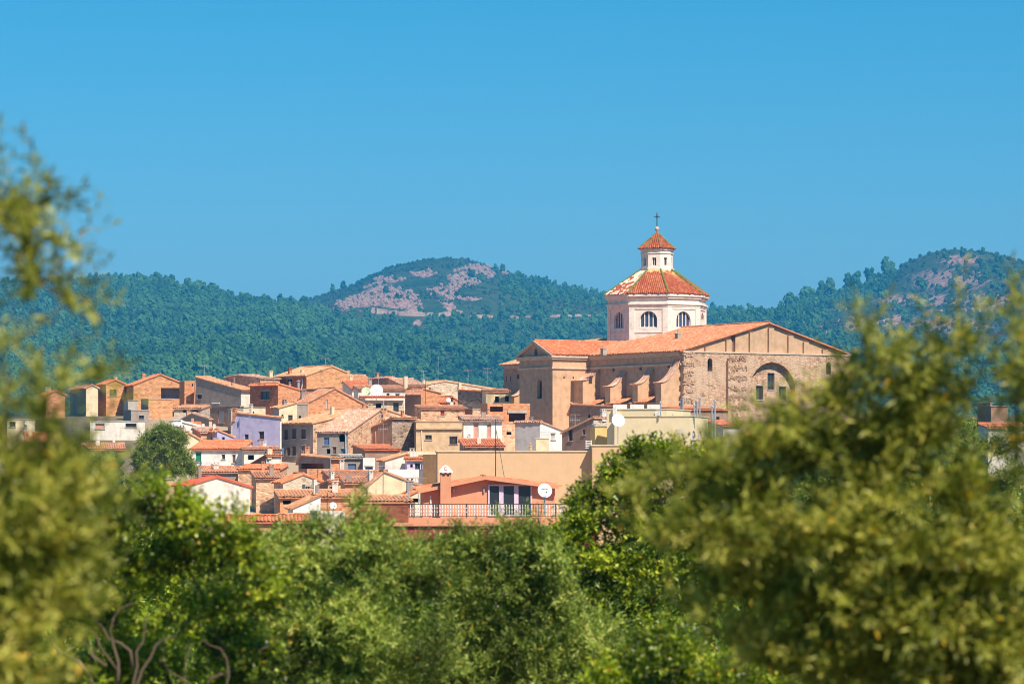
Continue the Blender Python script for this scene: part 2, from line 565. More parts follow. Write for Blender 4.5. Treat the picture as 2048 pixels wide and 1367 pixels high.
m_hill = hill_mat('wooded_slope', (0.018, 0.042, 0.018), (0.04, 0.075, 0.03), (0.34, 0.2, 0.16))
m_scrub = hill_mat('scrub_slope', (0.035, 0.075, 0.025), (0.085, 0.11, 0.045), (0.46, 0.27, 0.21))
build_hill('hill', hillL, -900, 1250, 240, 150, m_hill, ROCKS_L, 0.5)
build_hill('hill', hillC, -300, 2600, 560, 230, m_scrub, ROCKS_C, 0.74)
build_hill('hill', hillR, 900, 3200, 300, 150, m_scrub, ROCKS_R, 0.5)

# the ground: one sheet to the horizon
gxs = np.concatenate([-np.geomspace(4000, 60, 26), np.linspace(-55, 55, 56), np.geomspace(60, 4000, 26)])
gys = np.concatenate([np.linspace(-400, 0, 6), np.linspace(4, 60, 18), np.linspace(70, 700, 64), np.geomspace(740, 9000, 26)])
X, Y = np.meshgrid(gxs, gys)
Z = np.interp(Y, GD, GZ) + np.where((Y > 15) & (Y < 700), 0.5 * (fbm(X / 15, Y / 15, 3, 9) - 0.5), 0)
fall = np.clip((np.abs(X) - 130) / 260, 0, 1)
Z = np.where((Y > 200) & (Y < 1000), Z * (1 - fall) + np.minimum(Z, -1.0) * fall, Z)
V = np.stack([X, Y, Z], -1).reshape(-1, 3)
nx = len(gxs)
i = np.arange(len(gys) - 1)[:, None] * nx + np.arange(nx - 1)[None, :]
me = np_mesh('ground', V, np.stack([i, i + 1, i + nx + 1, i + nx], -1).reshape(-1), 4)
m_ground, n, b = new_mat('dry_grass_earth')
tc = nd(n, 'ShaderNodeTexCoord')
n1 = nd(n, 'ShaderNodeTexNoise', i_Scale=0.6, i_Detail=10.0, i_Roughness=0.7)
n.links.new(tc.outputs['Object'], n1.inputs['Vector'])
r = ramp(n, [(0.35, (0.05, 0.065, 0.025)), (0.55, (0.12, 0.10, 0.05)), (0.7, (0.2, 0.15, 0.09))])
n.links.new(n1.outputs['Fac'], r.inputs[0])
at = nd(n, 'ShaderNodeAttribute', attribute_name='bounce_ground')
n.links.new(mixc(n, at.outputs['Fac'], r.outputs[0], (0.46, 0.34, 0.24)), b.inputs['Base Color'])  # pale street ground, added to bounce warm light onto the shaded walls
rt_ = V[:, 0] / np.maximum(V[:, 1], 1)
pv_ = (np.clip((V[:, 1] - 235) / 15, 0, 1) * np.clip((640 - V[:, 1]) / 40, 0, 1) * np.clip((rt_ + .112) / .01, 0, 1) * np.clip((.064 - rt_) / .01, 0, 1)).astype(np.float32)
a_ = me.attributes.new('bounce_ground', 'FLOAT', 'POINT'); a_.data.foreach_set('value', pv_)
o = link_mesh('ground', me, m_ground); o['kind'] = 'structure'

# ---- the woods on the hills
rng = np.random.default_rng(4)
def far_leaf(name, c1, c2):
    m, n, b = new_mat(name)
    oi = nd(n, 'ShaderNodeObjectInfo')
    tc = nd(n, 'ShaderNodeTexCoord')
    no = nd(n, 'ShaderNodeTexNoise', i_Scale=2.5, i_Detail=4.0)
    n.links.new(tc.outputs['Object'], no.inputs['Vector'])
    r = ramp(n, [(0.0, c1), (1.0, c2)])
    st = nd(n, 'ShaderNodeTexNoise', i_Scale=0.006, i_Detail=4.0, i_Roughness=0.6)
    n.links.new(oi.outputs['Location'], st.inputs['Vector'])
    sr = ramp(n, [(0.38, (0, 0, 0)), (0.62, (1, 1, 1))]); n.links.new(st.outputs['Fac'], sr.inputs[0])
    f = mathn(n, 'ADD', mathn(n, 'MULTIPLY', oi.outputs['Random'], 0.5), mathn(n, 'MULTIPLY', no.outputs['Fac'], 0.25))
    f = mathn(n, 'ADD', f, mathn(n, 'MULTIPLY_ADD', sr.outputs[0], 0.42, -0.12))
    n.links.new(f, r.inputs[0]); n.links.new(r.outputs[0], b.inputs['Base Color'])
    b.inputs['Roughness'].default_value = 1.0
    b.inputs['Specular IOR Level'].default_value = 0.0
    return m
m_wood = far_leaf('woodland_foliage', (0.014, 0.050, 0.018), (0.095, 0.215, 0.06))
m_shrub = far_leaf('scrub_foliage', (0.024, 0.055, 0.018), (0.075, 0.115, 0.04))

def crown_mesh(name, seed, tall, lobes):
    """unit tree crown (about 1 wide, 'tall' high): a cluster of rough lobes"""
    r_ = np.random.default_rng(seed)
    bm = bmesh.new()
    for k in range(lobes):
        sub = 2
        g = bmesh.ops.create_icosphere(bm, subdivisions=sub, radius=1.0)
        a = r_.uniform(0, 6.28); q = r_.uniform(0, 0.26) if k else 0.0
        zc = tall * (0.35 + 0.5 * k / max(1, lobes - 1)) if lobes > 1 else tall * 0.5
        rr = r_.uniform(0.24, 0.36) * (1.15 - 0.5 * k / max(1, lobes)) if k else 0.36
        for v in g['verts']:
            d = v.co.normalized()
            j = 1 + 0.42 * (r_.random() - 0.5) * 2
            v.co = Vector((d.x * rr * j + q * math.cos(a), d.y * rr * j + q * math.sin(a), d.z * rr * 1.05 * j + zc))
    me = bpy.data.meshes.new(name); bm.to_mesh(me); bm.free()
    return me

def make_lib(cname, mat, tall, lobes, nvar, seed):
    c = bpy.data.collections.new(cname)
    for k in range(nvar):
        me = crown_mesh(cname, seed + k, tall * (0.85 + 0.1 * k), lobes)
        me.materials.append(mat)
        c.objects.link(bpy.data.objects.new(cname, me))
    return c
lib_tree = make_lib('wood_crown', m_wood, 1.25, 5, 5, 100)
lib_shrub = make_lib('scrub_clump', m_shrub, 0.6, 3, 4, 200)

def scatter_obj(name, pts, scale, lib, label, cat):
    me = bpy.data.meshes.new(name)
    me.from_pydata([tuple(p) for p in pts], [], [])
    a = me.attributes.new('sc', 'FLOAT', 'POINT'); a.data.foreach_set('value', scale.astype(np.float32))
    a = me.attributes.new('rz', 'FLOAT', 'POINT'); a.data.foreach_set('value', rng.uniform(0, 6.28, len(pts)).astype(np.float32))
    o = link_mesh(name, me)
    g = bpy.data.node_groups.new(name, 'GeometryNodeTree')
    g.interface.new_socket('Geometry', in_out='INPUT', socket_type='NodeSocketGeometry')
    g.interface.new_socket('Geometry', in_out='OUTPUT', socket_type='NodeSocketGeometry')
    gi = g.nodes.new('NodeGroupInput'); go = g.nodes.new('NodeGroupOutput')
    ci = g.nodes.new('GeometryNodeCollectionInfo'); ci.inputs['Collection'].default_value = lib
    ci.inputs['Separate Children'].default_value = True; ci.inputs['Reset Children'].default_value = True
    ip = g.nodes.new('GeometryNodeInstanceOnPoints'); ip.inputs['Pick Instance'].default_value = True
    s1 = g.nodes.new('GeometryNodeInputNamedAttribute'); s1.data_type = 'FLOAT'; s1.inputs['Name'].default_value = 'sc'
    s2 = g.nodes.new('GeometryNodeInputNamedAttribute'); s2.data_type = 'FLOAT'; s2.inputs['Name'].default_value = 'rz'
    cx = g.nodes.new('ShaderNodeCombineXYZ')
    g.links.new(gi.outputs[0], ip.inputs['Points']); g.links.new(ci.outputs[0], ip.inputs['Instance'])
    g.links.new(s2.outputs['Attribute'], cx.inputs[2]); g.links.new(cx.outputs[0], ip.inputs['Rotation'])
    g.links.new(s1.outputs['Attribute'], ip.inputs['Scale'])
    g.links.new(ip.outputs[0], go.inputs[0])
    md = o.modifiers.new('scatter', 'NODES'); md.node_group = g
    tag(o, label, cat, kind='stuff')
    return o

TRK_C = [(640, 619), (700, 622), (760, 626), (830, 631), (880, 632), (925, 629), (960, 634), (1040, 634), (1120, 632), (1216, 631)]
TRK_R = [(1600, 621), (1672, 622), (1700, 618), (1760, 621), (1850, 623), (1960, 621), (2060, 623)]
def trk(px, T):
    return np.interp(px, [p[0] for p in T], [p[1] for p in T])

def wood_points(hl, others, px0, px1, n, keep):
    y = rng.uniform(hl.Dr - hl.Lf * 0.9, hl.Dr + 40, n)
    px = rng.uniform(px0, px1, n)
    x = (px - 1024) * y / F
    z = hl.H(x, y)
    py = HY - (z - EZ) * F / y
    ok = np.ones(n, bool)
    for oth in others:
        ok &= z > oth.H(x, y) - 3
    ok &= py < 840
    ok &= rng.random(n) < keep(px, py, x, y)
    return np.stack([x, y, z - 0.8], -1)[ok]

def keepL(px, py, x, y):
    dens = 0.55 + 0.9 * (fbm(x / 240, y / 270, 3, 71) > 0.42)
    return np.where(rockmask(px, py, ROCKS_L, 1) > 0.25, 0.06, dens)
def keepC(px, py, x, y):
    up = py < trk(px, TRK_C) + 4
    d = np.where(up, np.where(px > 1000, 0.35, 0.004), 1.0)
    near = (py - trk(px, TRK_C) > -7) & (py - trk(px, TRK_C) < 12)
    d = np.where(near & (px > 640), np.where(px < 930, 0.02, 0.3), d)
    return np.where(rockmask(px, py, ROCKS_C, 1) > 0.15, 0.02, d) * (0.5 + 0.8 * (fbm(x / 250, y / 290, 3, 72) > 0.4))
def keepR(px, py, x, y):
    lim = np.interp(px, [1400, 1560, 1660, 1740, 1790, 1800], [700, 690, 640, 605, 565, 500])
    wood = (py < lim) & (px < 1790)
    d = np.where(wood, 1.0, 0.03)
    d = np.where((py > 680), 0.5, d)
    return np.where((py - trk(px, TRK_R) > -4) & (py - trk(px, TRK_R) < 9), 0.03, d)
pl = wood_points(hillL, [hillC, hillR], -250, 1250, 26000, keepL)
scatter_obj('wood', pl, 5 + 8 * rng.random(len(pl)) ** 1.5, lib_tree, 'dense pine wood covering the left hill down to the rooftops', 'wood')
pc = wood_points(hillC, [hillL, hillR], 300, 1700, 24000, keepC)
scatter_obj('wood', pc, 4.5 + 7.5 * rng.random(len(pc)) ** 1.5, lib_tree, 'pine wood below the track on the middle hill', 'wood')
pr_ = wood_points(hillR, [hillC, hillL], 1150, 2350, 15000, keepR)
scatter_obj('wood', pr_, 5 + 7.5 * rng.random(len(pr_)) ** 1.5, lib_tree, 'pine wood on the left flank of the right hill', 'wood')
def keepSC(px, py, x, y):
    up = (py < trk(px, TRK_C) - 3) & (px > 600)
    c = fbm(x / 120, y / 200, 3, 75)
    return np.where(up, np.where(rockmask(px, py, ROCKS_C, 1) > 0.2, 0.22, np.where(c > 0.48, 0.9, 0.3)), 0.0)
ps = wood_points(hillC, [hillL, hillR], 560, 1400, 9000, keepSC)
scatter_obj('scrub', ps, rng.uniform(3.0, 8, len(ps)), lib_shrub, 'low scrub on the bare top of the middle hill', 'scrub')
def keepSR(px, py, x, y):
    c = fbm(x / 100, y / 190, 3, 76)
    return np.where(px > 1560, np.where(c > 0.5, 0.8, 0.25), 0) * np.where(np.abs(py - trk(px, TRK_R)) < 4, 0.05, 1)
ps = wood_points(hillR, [hillC, hillL], 1560, 2350, 9000, keepSR)
scatter_obj('scrub', ps, rng.uniform(3.0, 8.5, len(ps)), lib_shrub, 'low brownish scrub on the bare right hill', 'scrub')

# boulders and outcrops in the bare patches
m_rock = simple('outcrop_rock', (0.42, 0.27, 0.21), 1.0)
lib_rock = make_lib('outcrop', m_rock, 0.5, 3, 4, 260)
def keepRK(px, py, x, y):
    return np.where((rockmask(px, py, ROCKS_C, 1) > 0.3) & (py < trk(px, TRK_C)), 0.8, 0.0)
ps = wood_points(hillC, [hillL, hillR], 640, 1030, 16000, keepRK)
scatter_obj('outcrop', ps, 2.0 + 6.5 * rng.random(len(ps)) ** 2.2, lib_rock, 'pinkish rock outcrops and boulders on the bare middle hill', 'rock')
# rough bushes on the open land around the town
n_ = 5200
D_ = rng.uniform(112, 470, n_); q_ = rng.uniform(-.2, .2, n_); x_ = q_ * D_
ok = (D_ < 232) | ((q_ > .066) & (D_ > 240)) | ((q_ < -.112) & (D_ < 440))
ok &= ~((q_ > .128) & (D_ > 400)) & ~((q_ < -.128) & (D_ > 400)) 
pts = np.stack([x_, D_, np.interp(D_, GD, GZ) - .3], -1)[ok]
scatter_obj('bushes', pts, rng.uniform(2.2, 5.2, len(pts)), lib_shrub, 'rough bushes on the open land between grove and town', 'bushes')

# ---- tracks cut into the slopes: a bench with a rock bank above it
def track(name, hl, T, px0, px1, bank, mat, step=4):
    mb = MB()
    prev = None
    rr = random.Random(5)
    k = 0
    px = px0
    while px <= px1:
        p = hl.hit(px, float(trk(px, T)))
        h = bank * max(0.05, -0.35 + 1.9 * float(fbm(np.array(px / 22.0), np.array(3.3), 4, 8)))
        a = p + Vector((0, -12, -3.5)); c = p + Vector((0, -5.0, 1.0)); d = p + Vector((0, 0.8 + rr.random(), h)); e = p + Vector((0, 7, h - 0.8))
        cur = (a, c, d, e)
        if prev:
            for q in range(3):
                mb.face([prev[q], cur[q], cur[q + 1], prev[q + 1]], [(k, q), (k + 1, q), (k + 1, q + 1), (k, q + 1)])
        prev = cur; px += step; k += 1
    o = mb.build(name, mat)
    o['kind'] = 'structure'
    return o
m_track = hill_mat('cut_earth', (0.26, 0.16, 0.12), (0.46, 0.31, 0.22), (0.5, 0.36, 0.26))
track('track', hillC, TRK_C, 642, 926, 7.0, m_track)
track('track', hillC, TRK_C, 940, 1300, 3.0, m_track)
track('track', hillR, TRK_R, 1600, 2300, 3.0, m_track)

# ---- single pines standing on the skylines
m_bark = simple('pine_bark', (0.10, 0.07, 0.05), 0.95)
def sky_pine(px, hl, h, wd, label, seed):
    x = (px - 1024) * hl.Dr / F
    z = float(hl.H(x, hl.Dr))
    root = empty('pine_tree', (x, hl.Dr, z - 0.5))
    mb = MB(); mb.tube([(0, 0, 0), (0.2, 0, h * 0.55)], [0.3, 0.15], 6)
    mb.build('trunk', m_bark, root)
    me = crown_mesh('crown', seed, 1.2, 6)
    c = link_mesh('crown', me, m_wood, root)
    c.location = (0, 0, h * 0.18); c.scale = (wd, wd, h * 0.8)
    tag(root, label, 'pine tree', 'single pines on the hill skylines')
sky_pine(1773, hillR, 26, 18, 'lone pine on the skyline left of the right summit', 301)
sky_pine(1740, hillR, 24, 18, 'tall pine on the right hill skyline, first below the lone pine', 302)
sky_pine(1714, hillR, 26, 19, 'broad pine on the right hill skyline, second below the lone pine', 303)
sky_pine(1698, hillR, 27, 16, 'narrow pine on the right hill skyline, third below the lone pine', 304)
sky_pine(1662, hillR, 26, 19, 'pine on the right hill skyline, fourth below the lone pine', 305)
sky_pine(1644, hillR, 24, 18, 'pine on the right hill skyline, fifth below the lone pine', 306)
sky_pine(1618, hillR, 21, 26, 'wide pine low on the right hill skyline', 307)
sky_pine(1580, hillR, 18, 18, 'small pine low on the right hill skyline', 310)
sky_pine(191, hillL, 16, 10, 'small pine standing alone on the left hill skyline', 308)
sky_pine(310, hillL, 14, 13, 'pine rising above the left hill crest, first right of the summit', 309)
sky_pine(343, hillL, 14, 13, 'pine rising above the left hill crest, second right of the summit', 311)
sky_pine(378, hillL, 14, 14, 'pine rising above the left hill crest, third right of the summit', 312)
sky_pine(425, hillL, 16, 19, 'pine at the shoulder where the left hill drops', 313)
sky_pine(484, hillL, 14, 14, 'pine in the dip between the left and middle hills', 314)
sky_pine(608, hillL, 16, 16, 'pine at the foot of the middle hill crest', 315)
sky_pine(665, hillC, 14, 10, 'small pine on the left shoulder of the middle hill', 316)
# ------------------------------------------------------------------ building tools
Zv = Vector((0, 0, 1))
jit = random.Random(77)

def wall(mb, O, ex, L, prof, holes=(), n_in=None, depth=0.22, mi=0, z0=0.0):
    """a wall from O along ex; prof = [(x, top z)...]; holes = [(x0,x1,z0,z1,arched)] really cut, with reveals"""
    def top(x):
        return float(np.interp(x, [p[0] for p in prof], [p[1] for p in prof]))
    def pt(x, z, d=0.0):
        return O + ex * x + Zv * z + (n_in * d if n_in is not None else Vector((0, 0, 0)))
    xs = sorted(set([0.0, L] + [min(L, max(0.0, p[0])) for p in prof] + [min(L, max(0, h[k])) for h in holes for k in (0, 1)]))
    xs = [x for i, x in enumerate(xs) if i == 0 or x - xs[i - 1] > 1e-4]
    for a, b in zip(xs[:-1], xs[1:]):
        m = (a + b) / 2
        cuts = sorted([(h[2], h[3]) for h in holes if h[0] < m < h[1]])
        z = z0
        for c0, c1 in cuts:
            if c0 > z + 1e-4:
                mb.face([pt(a, z), pt(b, z), pt(b, c0), pt(a, c0)], [(a, z), (b, z), (b, c0), (a, c0)], mi)
            z = max(z, c1)
        ta, tb = top(a), top(b)
        if max(ta, tb) > z + 1e-4:
            mb.face([pt(a, z), pt(b, z), pt(b, max(z, tb)), pt(a, max(z, ta))], [(a, z), (b, z), (b, tb), (a, ta)], mi)
    for h in holes:
        x0, x1, c0, c1 = h[:4]
        arch = len(h) > 4 and h[4]
        if arch:
            r = (x1 - x0) / 2; cx = (x0 + x1) / 2; zc = c1 - r
            if zc < c0: zc = c0
            rv = c1 - zc
            N = 12
            arc = [(cx - r * math.cos(math.pi * k / N), zc + rv * math.sin(math.pi * k / N)) for k in range(N + 1)]
            for (ax, az), (bx, bz) in zip(arc[:-1], arc[1:]):
                mb.face([pt(ax, az), pt(bx, bz), pt(bx, c1), pt(ax, c1)], [(ax, az), (bx, bz), (bx, c1), (ax, c1)], mi)
            edge = [(x0, c0)] + arc + [(x1, c0)]
        else:
            edge = [(x0, c0), (x0, c1), (x1, c1), (x1, c0)]
        edge = edge + [edge[0]]
        for (ax, az), (bx, bz) in zip(edge[:-1], edge[1:]):
            if abs(ax - bx) + abs(az - bz) < 1e-5: continue
            mb.face([pt(ax, az), pt(bx, bz), pt(bx, bz, depth), pt(ax, az, depth)], [(0, az), (0, bz + (bx - ax)), (depth, bz + (bx - ax)), (depth, az)], mi)

RIB = 0.31
def roof_plane(mb, E0, E1, R0, R1, thick=0.10, rowlen=1.0, mi=0, close=True, amp=1.0):
    """a tiled roof plane: barrel-tile ribs running up the slope, between eave E0-E1 and ridge R0-R1"""
    E0, E1, R0, R1 = map(Vector, (E0, E1, R0, R1))
    ex = (E1 - E0); W = ex.length; ex.normalize()
    s = R0 - E0
    vx = s - ex * s.dot(ex); V = vx.length
    if V < 1e-6: return
    vx.normalize()
    nrm = ex.cross(vx); 
    if nrm.z < 0: nrm = -nrm
    x0 = (R0 - E0).dot(ex); x1 = (R1 - E0).dot(ex)
    lo, hi = min(0, x0), max(W, x1)
    nr = max(2, int(round((hi - lo) / RIB)))
    w = (hi - lo) / nr
    def vrange(x):
        va, vb = 0.0, V
        if x < 0: va = V * x / x0 if x0 < 0 else 0
        elif x < x0: vb = V * x / x0
        if x > W: va = V * (x - W) / (x1 - W) if x1 > W else 0
        elif x > x1: vb = V * (W - x) / (W - x1)
        return va, max(va, vb)
    sec = [(0.0, 0.0), (0.22, 0.085), (0.5, 0.125), (0.78, 0.085), (1.0, 0.0)]
    sag = jit.uniform(0.03, 0.12) if W < 22 else 0.05; ph = jit.uniform(0, 6.28)
    for k in range(nr):
        jx = jit.uniform(-0.01, 0.01); jh = jit.uniform(-0.012, 0.018)
        xa = lo + k * w
        va, vb = vrange(xa + w / 2)
        if vb - va < 0.08: continue
        rows = max(1, int(round((vb - va) / rowlen)))
        end = jit.uniform(-0.12, 0.06)
        prev = None
        for r_ in range(rows + 1):
            v = va + (vb - va) * r_ / rows + (end if (r_ == 0 and va == 0.0) else 0)
            jj = jit.uniform(-0.02, 0.02) * amp - sag * (.5 + .5 * math.sin(ph + xa * 1.1)) * (v / V)
            ring = []
            for f, hgt in sec:
                xx = xa + f * w
                ring.append(E0 + ex * (xx + jx) + vx * v + nrm * (hgt * amp + jh + jj + thick * 0.3))
            if prev:
                for q in range(4):
                    mb.face([prev[0][q], prev[0][q + 1], ring[q + 1], ring[q]],
                            [(k + sec[q][0] * .98, prev[1] / .4), (k + sec[q + 1][0] * .98, prev[1] / .4), (k + sec[q + 1][0] * .98, v / .4), (k + sec[q][0] * .98, v / .4)], mi)
            prev = (ring, v)
    if close:
        d = nrm * (thick * 0.3 - 0.01); e = nrm * (-thick)
        mb.face([E0 + d, E1 + d, R1 + d, R0 + d], [(0.5, 0.5)] * 4, mi)
        mb.face([E0 + e, E1 + e, R1 + e, R0 + e], [(0.5, 0.5)] * 4, mi)
        for a, b_ in ((E0, E1), (E1, R1), (R1, R0), (R0, E0)):
            mb.face([a + d, b_ + d, b_ + e, a + e], [(0.5, 0.5)] * 4, mi)

def ridge_tiles(mb, A, B, r=0.14, mi=0):
    A, B = Vector(A), Vector(B)
    n_ = max(2, int((B - A).length / 0.45))
    pts = [A.lerp(B, i / n_) + Zv * jit.uniform(0.0, 0.03) for i in range(n_ + 1)]
    base = len(mb.f)
    mb.tube(pts, r, 6)
    for i in range(base, len(mb.f)):
        mb.uv[i] = [(1000 + (i - base) // 6 * 1.0 + 0.5, 0.5)] * len(mb.f[i])

# materials of the town
T_OR = tilem('tile_orange', [(0.624, 0.18, 0.078), (0.72, 0.24, 0.108), (0.552, 0.156, 0.072), (0.75, 0.312, 0.156)], dirt_amt=0.25, lich_amt=0.18)
T_OLD = tilem('tile_old', [(0.48, 0.19, 0.11), (0.62, 0.30, 0.18), (0.36, 0.14, 0.085), (0.68, 0.40, 0.25), (0.54, 0.21, 0.11)], dirt_amt=0.45, lich=(0.52, 0.32, 0.17), lich_amt=0.35)
T_OCH = tilem('tile_ochre', [(0.64, 0.28, 0.135), (0.72, 0.36, 0.19), (0.50, 0.21, 0.105), (0.74, 0.44, 0.26)], dirt_amt=0.4, lich=(0.64, 0.36, 0.18), lich_amt=0.35)
T_PINK = tilem('tile_pale', [(0.6, 0.336, 0.24), (0.744, 0.444, 0.324), (0.456, 0.24, 0.168), (0.75, 0.552, 0.408), (0.54, 0.264, 0.156)], dirt_amt=0.45, lich=(0.44, 0.32, 0.2), lich_amt=0.35)
T_CH = tilem('tile_church', [(0.52, 0.17, 0.08), (0.62, 0.25, 0.12), (0.44, 0.14, 0.065), (0.68, 0.34, 0.19)], dirt_amt=0.25, lich=(0.6, 0.33, 0.17), lich_amt=0.25)
T_DOME = tilem('tile_dome', [(0.34, 0.07, 0.035), (0.42, 0.11, 0.05), (0.28, 0.06, 0.03), (0.45, 0.15, 0.07)], dirt_amt=0.3, lich=(0.6, 0.4, 0.16), lich_amt=0.12)
T_DOMEB = tilem('tile_dome_worn', [(0.34, 0.07, 0.035), (0.42, 0.11, 0.05), (0.28, 0.06, 0.03), (0.45, 0.15, 0.07)], dirt_amt=0.3, lich=(0.6, 0.4, 0.16), lich_amt=0.12, bald=(0.74, 0.63, 0.5))
T_DOMEY = tilem('tile_dome_yellowed', [(0.38, 0.08, 0.04), (0.45, 0.12, 0.05), (0.32, 0.07, 0.035), (0.48, 0.16, 0.07)], dirt_amt=0.3, lich=(0.6, 0.4, 0.16), lich_amt=0.12, bald=(0.66, 0.44, 0.16))

BR_OR = brickm('brick_orange', (0.70, 0.27, 0.125), (0.78, 0.38, 0.19), (0.66, 0.38, 0.24), stain=.3)
BR_YE = brickm('brick_ochre', (0.72, 0.33, 0.145), (0.80, 0.43, 0.21), (0.68, 0.40, 0.24), stain=.3)
BR_RED = brickm('brick_red', (0.48, 0.13, 0.06), (0.58, 0.19, 0.09), (0.45, 0.28, 0.2))
BR_TER = brickm('brick_terrace', (0.36, 0.10, 0.05), (0.43, 0.14, 0.07), (0.30, 0.12, 0.07), 0.3, 0.09, 0.12)
RB_W = rubble('rubble_warm', (0.62, 0.33, 0.19), (0.74, 0.46, 0.29), (0.62, 0.41, 0.27))
RB_P = rubble('rubble_pale', (0.52, 0.38, 0.27), (0.62, 0.5, 0.38), (0.56, 0.46, 0.34), patch=(0.60, 0.48, 0.36))
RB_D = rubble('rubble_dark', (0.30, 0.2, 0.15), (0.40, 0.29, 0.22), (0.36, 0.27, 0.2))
PL_WH = plaster('plaster_white', (0.80, 0.76, 0.72), 0.10, (0.55, 0.5, 0.46))
PL_WST = plaster('plaster_white_stained', (0.78, 0.70, 0.62), 0.55, (0.40, 0.32, 0.26))
PL_CR = plaster('plaster_cream', (0.74, 0.60, 0.40), 0.2)
PL_YE = plaster('plaster_yellow', (0.80, 0.65, 0.41), 0.08, var=.3)
PL_BE = plaster('plaster_beige', (0.65, 0.42, 0.245), 0.14, (0.46, 0.3, 0.18), var=.25)
PL_BE2 = plaster('plaster_sand', (0.66, 0.45, 0.27), 0.22)
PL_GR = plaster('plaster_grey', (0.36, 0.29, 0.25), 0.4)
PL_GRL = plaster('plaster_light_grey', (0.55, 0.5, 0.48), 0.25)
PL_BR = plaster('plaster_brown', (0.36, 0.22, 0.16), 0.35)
PL_LI = plaster('plaster_lilac', (0.47, 0.43, 0.62), 0.12, (0.4, 0.33, 0.45))
PL_PK = plaster('plaster_salmon', (0.68, 0.31, 0.18), 0.10, (0.5, 0.2, 0.11), var=.4)
PL_RD = plaster('plaster_oxblood', (0.28, 0.05, 0.045), 0.15)
PL_OC = plaster('plaster_ochre', (0.62, 0.36, 0.16), 0.3)
CONC = plaster('concrete', (0.45, 0.40, 0.35), 0.35)
WOOD_D = simple('wood_dark', (0.16, 0.09, 0.06))
WOOD_M = simple('wood_brown', (0.28, 0.16, 0.09))
FR_W = simple('frame_white', (0.75, 0.70, 0.68))
FR_LI = simple('frame_lilac', (0.62, 0.52, 0.66), 0.5)
SH_PK = simple('shutter_pink', (0.66, 0.33, 0.26))
SH_GR = simple('shutter_green', (0.03, 0.22, 0.10))
SH_BL = simple('shutter_blue', (0.10, 0.17, 0.33))
SH_RD = simple('shutter_red', (0.33, 0.07, 0.05))
SH_CY = simple('panel_pale_blue', (0.33, 0.52, 0.6))
METAL = simple('zinc', (0.55, 0.55, 0.56), 0.4, 0.6)
METAL_D = simple('dark_iron', (0.06, 0.055, 0.05), 0.6, 0.3)
PIPE_W = simple('pipe_white', (0.75, 0.72, 0.7), 0.5)
GLASS = glass()
GLASS_B = glass('window_glass_blue', (0.05, 0.07, 0.13))
SHMAT = {'pink': SH_PK, 'green': SH_GR, 'blue': SH_BL, 'red': SH_RD, 'cyan': SH_CY, 'wood': WOOD_M, 'dark': WOOD_D, 'zinc': METAL, 'grey': PL_GRL, 'lilac': FR_LI}

def window_part(parent, off, O, ex, n_in, x0, x1, z0, z1, kind, depth, arch=False):
    """the filling of an opening: frame > pane, shutter or open"""
    fr = (O - off, ex, n_in, Zv)
    if kind == 'o': return
    def sill(o_):
        if x1 - x0 > .35 and z0 > 1.0 and not kind.startswith('d'):
            sb = MB(); sb.box(x0 - .1, x1 + .1, -.10, .04, z0 - .10, z0 - .003, fr); sb.build('sill', CONC, o_)
            if not arch and jit.random() < .55:
                lb = MB(); lb.box(x0 - .08, x1 + .08, -.035, .02, z1 + .003, z1 + .16, fr); lb.build('lintel', CONC, o_)
    if kind.startswith('s:') or kind.startswith('d:'):
        mb = MB()
        nb = max(2, int((x1 - x0) / 0.16))
        mb.box(x0, x1, depth - 0.04, depth + 0.02, z0, z1, fr)
        for k in range(nb):      # boards proud of the leaf
            a = x0 + (x1 - x0) * (k + 0.08) / nb; c = x0 + (x1 - x0) * (k + 0.92) / nb
            mb.box(a, c, depth - 0.065, depth - 0.038, z0 + 0.03, z1 - 0.03, fr)
        sill(mb.build('shutter' if kind[0] == 's' else 'door', SHMAT[kind[2:]], parent))
        return
    fm = {'w': WOOD_D, 'W': FR_W, 'l': FR_LI, 'b': WOOD_M}.get(kind[0], WOOD_D)
    t = min(0.07, (x1 - x0) * 0.1)
    mb = MB()
    a, c = depth - 0.07, depth - 0.01
    mb.box(x0, x0 + t, a, c, z0, z1, fr); mb.box(x1 - t, x1, a, c, z0, z1, fr)
    mb.box(x0 + t, x1 - t, a, c, z0, z0 + t, fr)
    if not arch: mb.box(x0 + t, x1 - t, a, c, z1 - t, z1, fr)
    xm = (x0 + x1) / 2
    mb.box(xm - t * .45, xm + t * .45, a + .01, c - .01, z0 + t, z1 - t, fr)
    if 'g' in kind:      # iron grille in front of the opening
        n_ = max(3, int((x1 - x0) / 0.16))
        for k in range(n_ + 1):
            xx = x0 + (x1 - x0) * k / n_
            mb.box(xx - .012, xx + .012, -0.12, -0.10, z0 - .05, z1 + .05, fr)
        for zz in (z0, (z0 + z1) / 2, z1):
            mb.box(x0, x1, -0.125, -0.095, zz - .012, zz + .012, fr)
    w_ = mb.build('window', fm, parent)
    pb = MB()
    pts = [(x0, z0), (x1, z0), (x1, z1), (x0, z1)]
    pb.face([fr[0] + ex * x + n_in * (depth + 0.005) + Zv * z for x, z in pts], [(0, 0), (1, 0), (1, 1), (0, 1)])
    pb.build('pane', GLASS, w_)
    if parent.type == 'EMPTY': sill(w_)

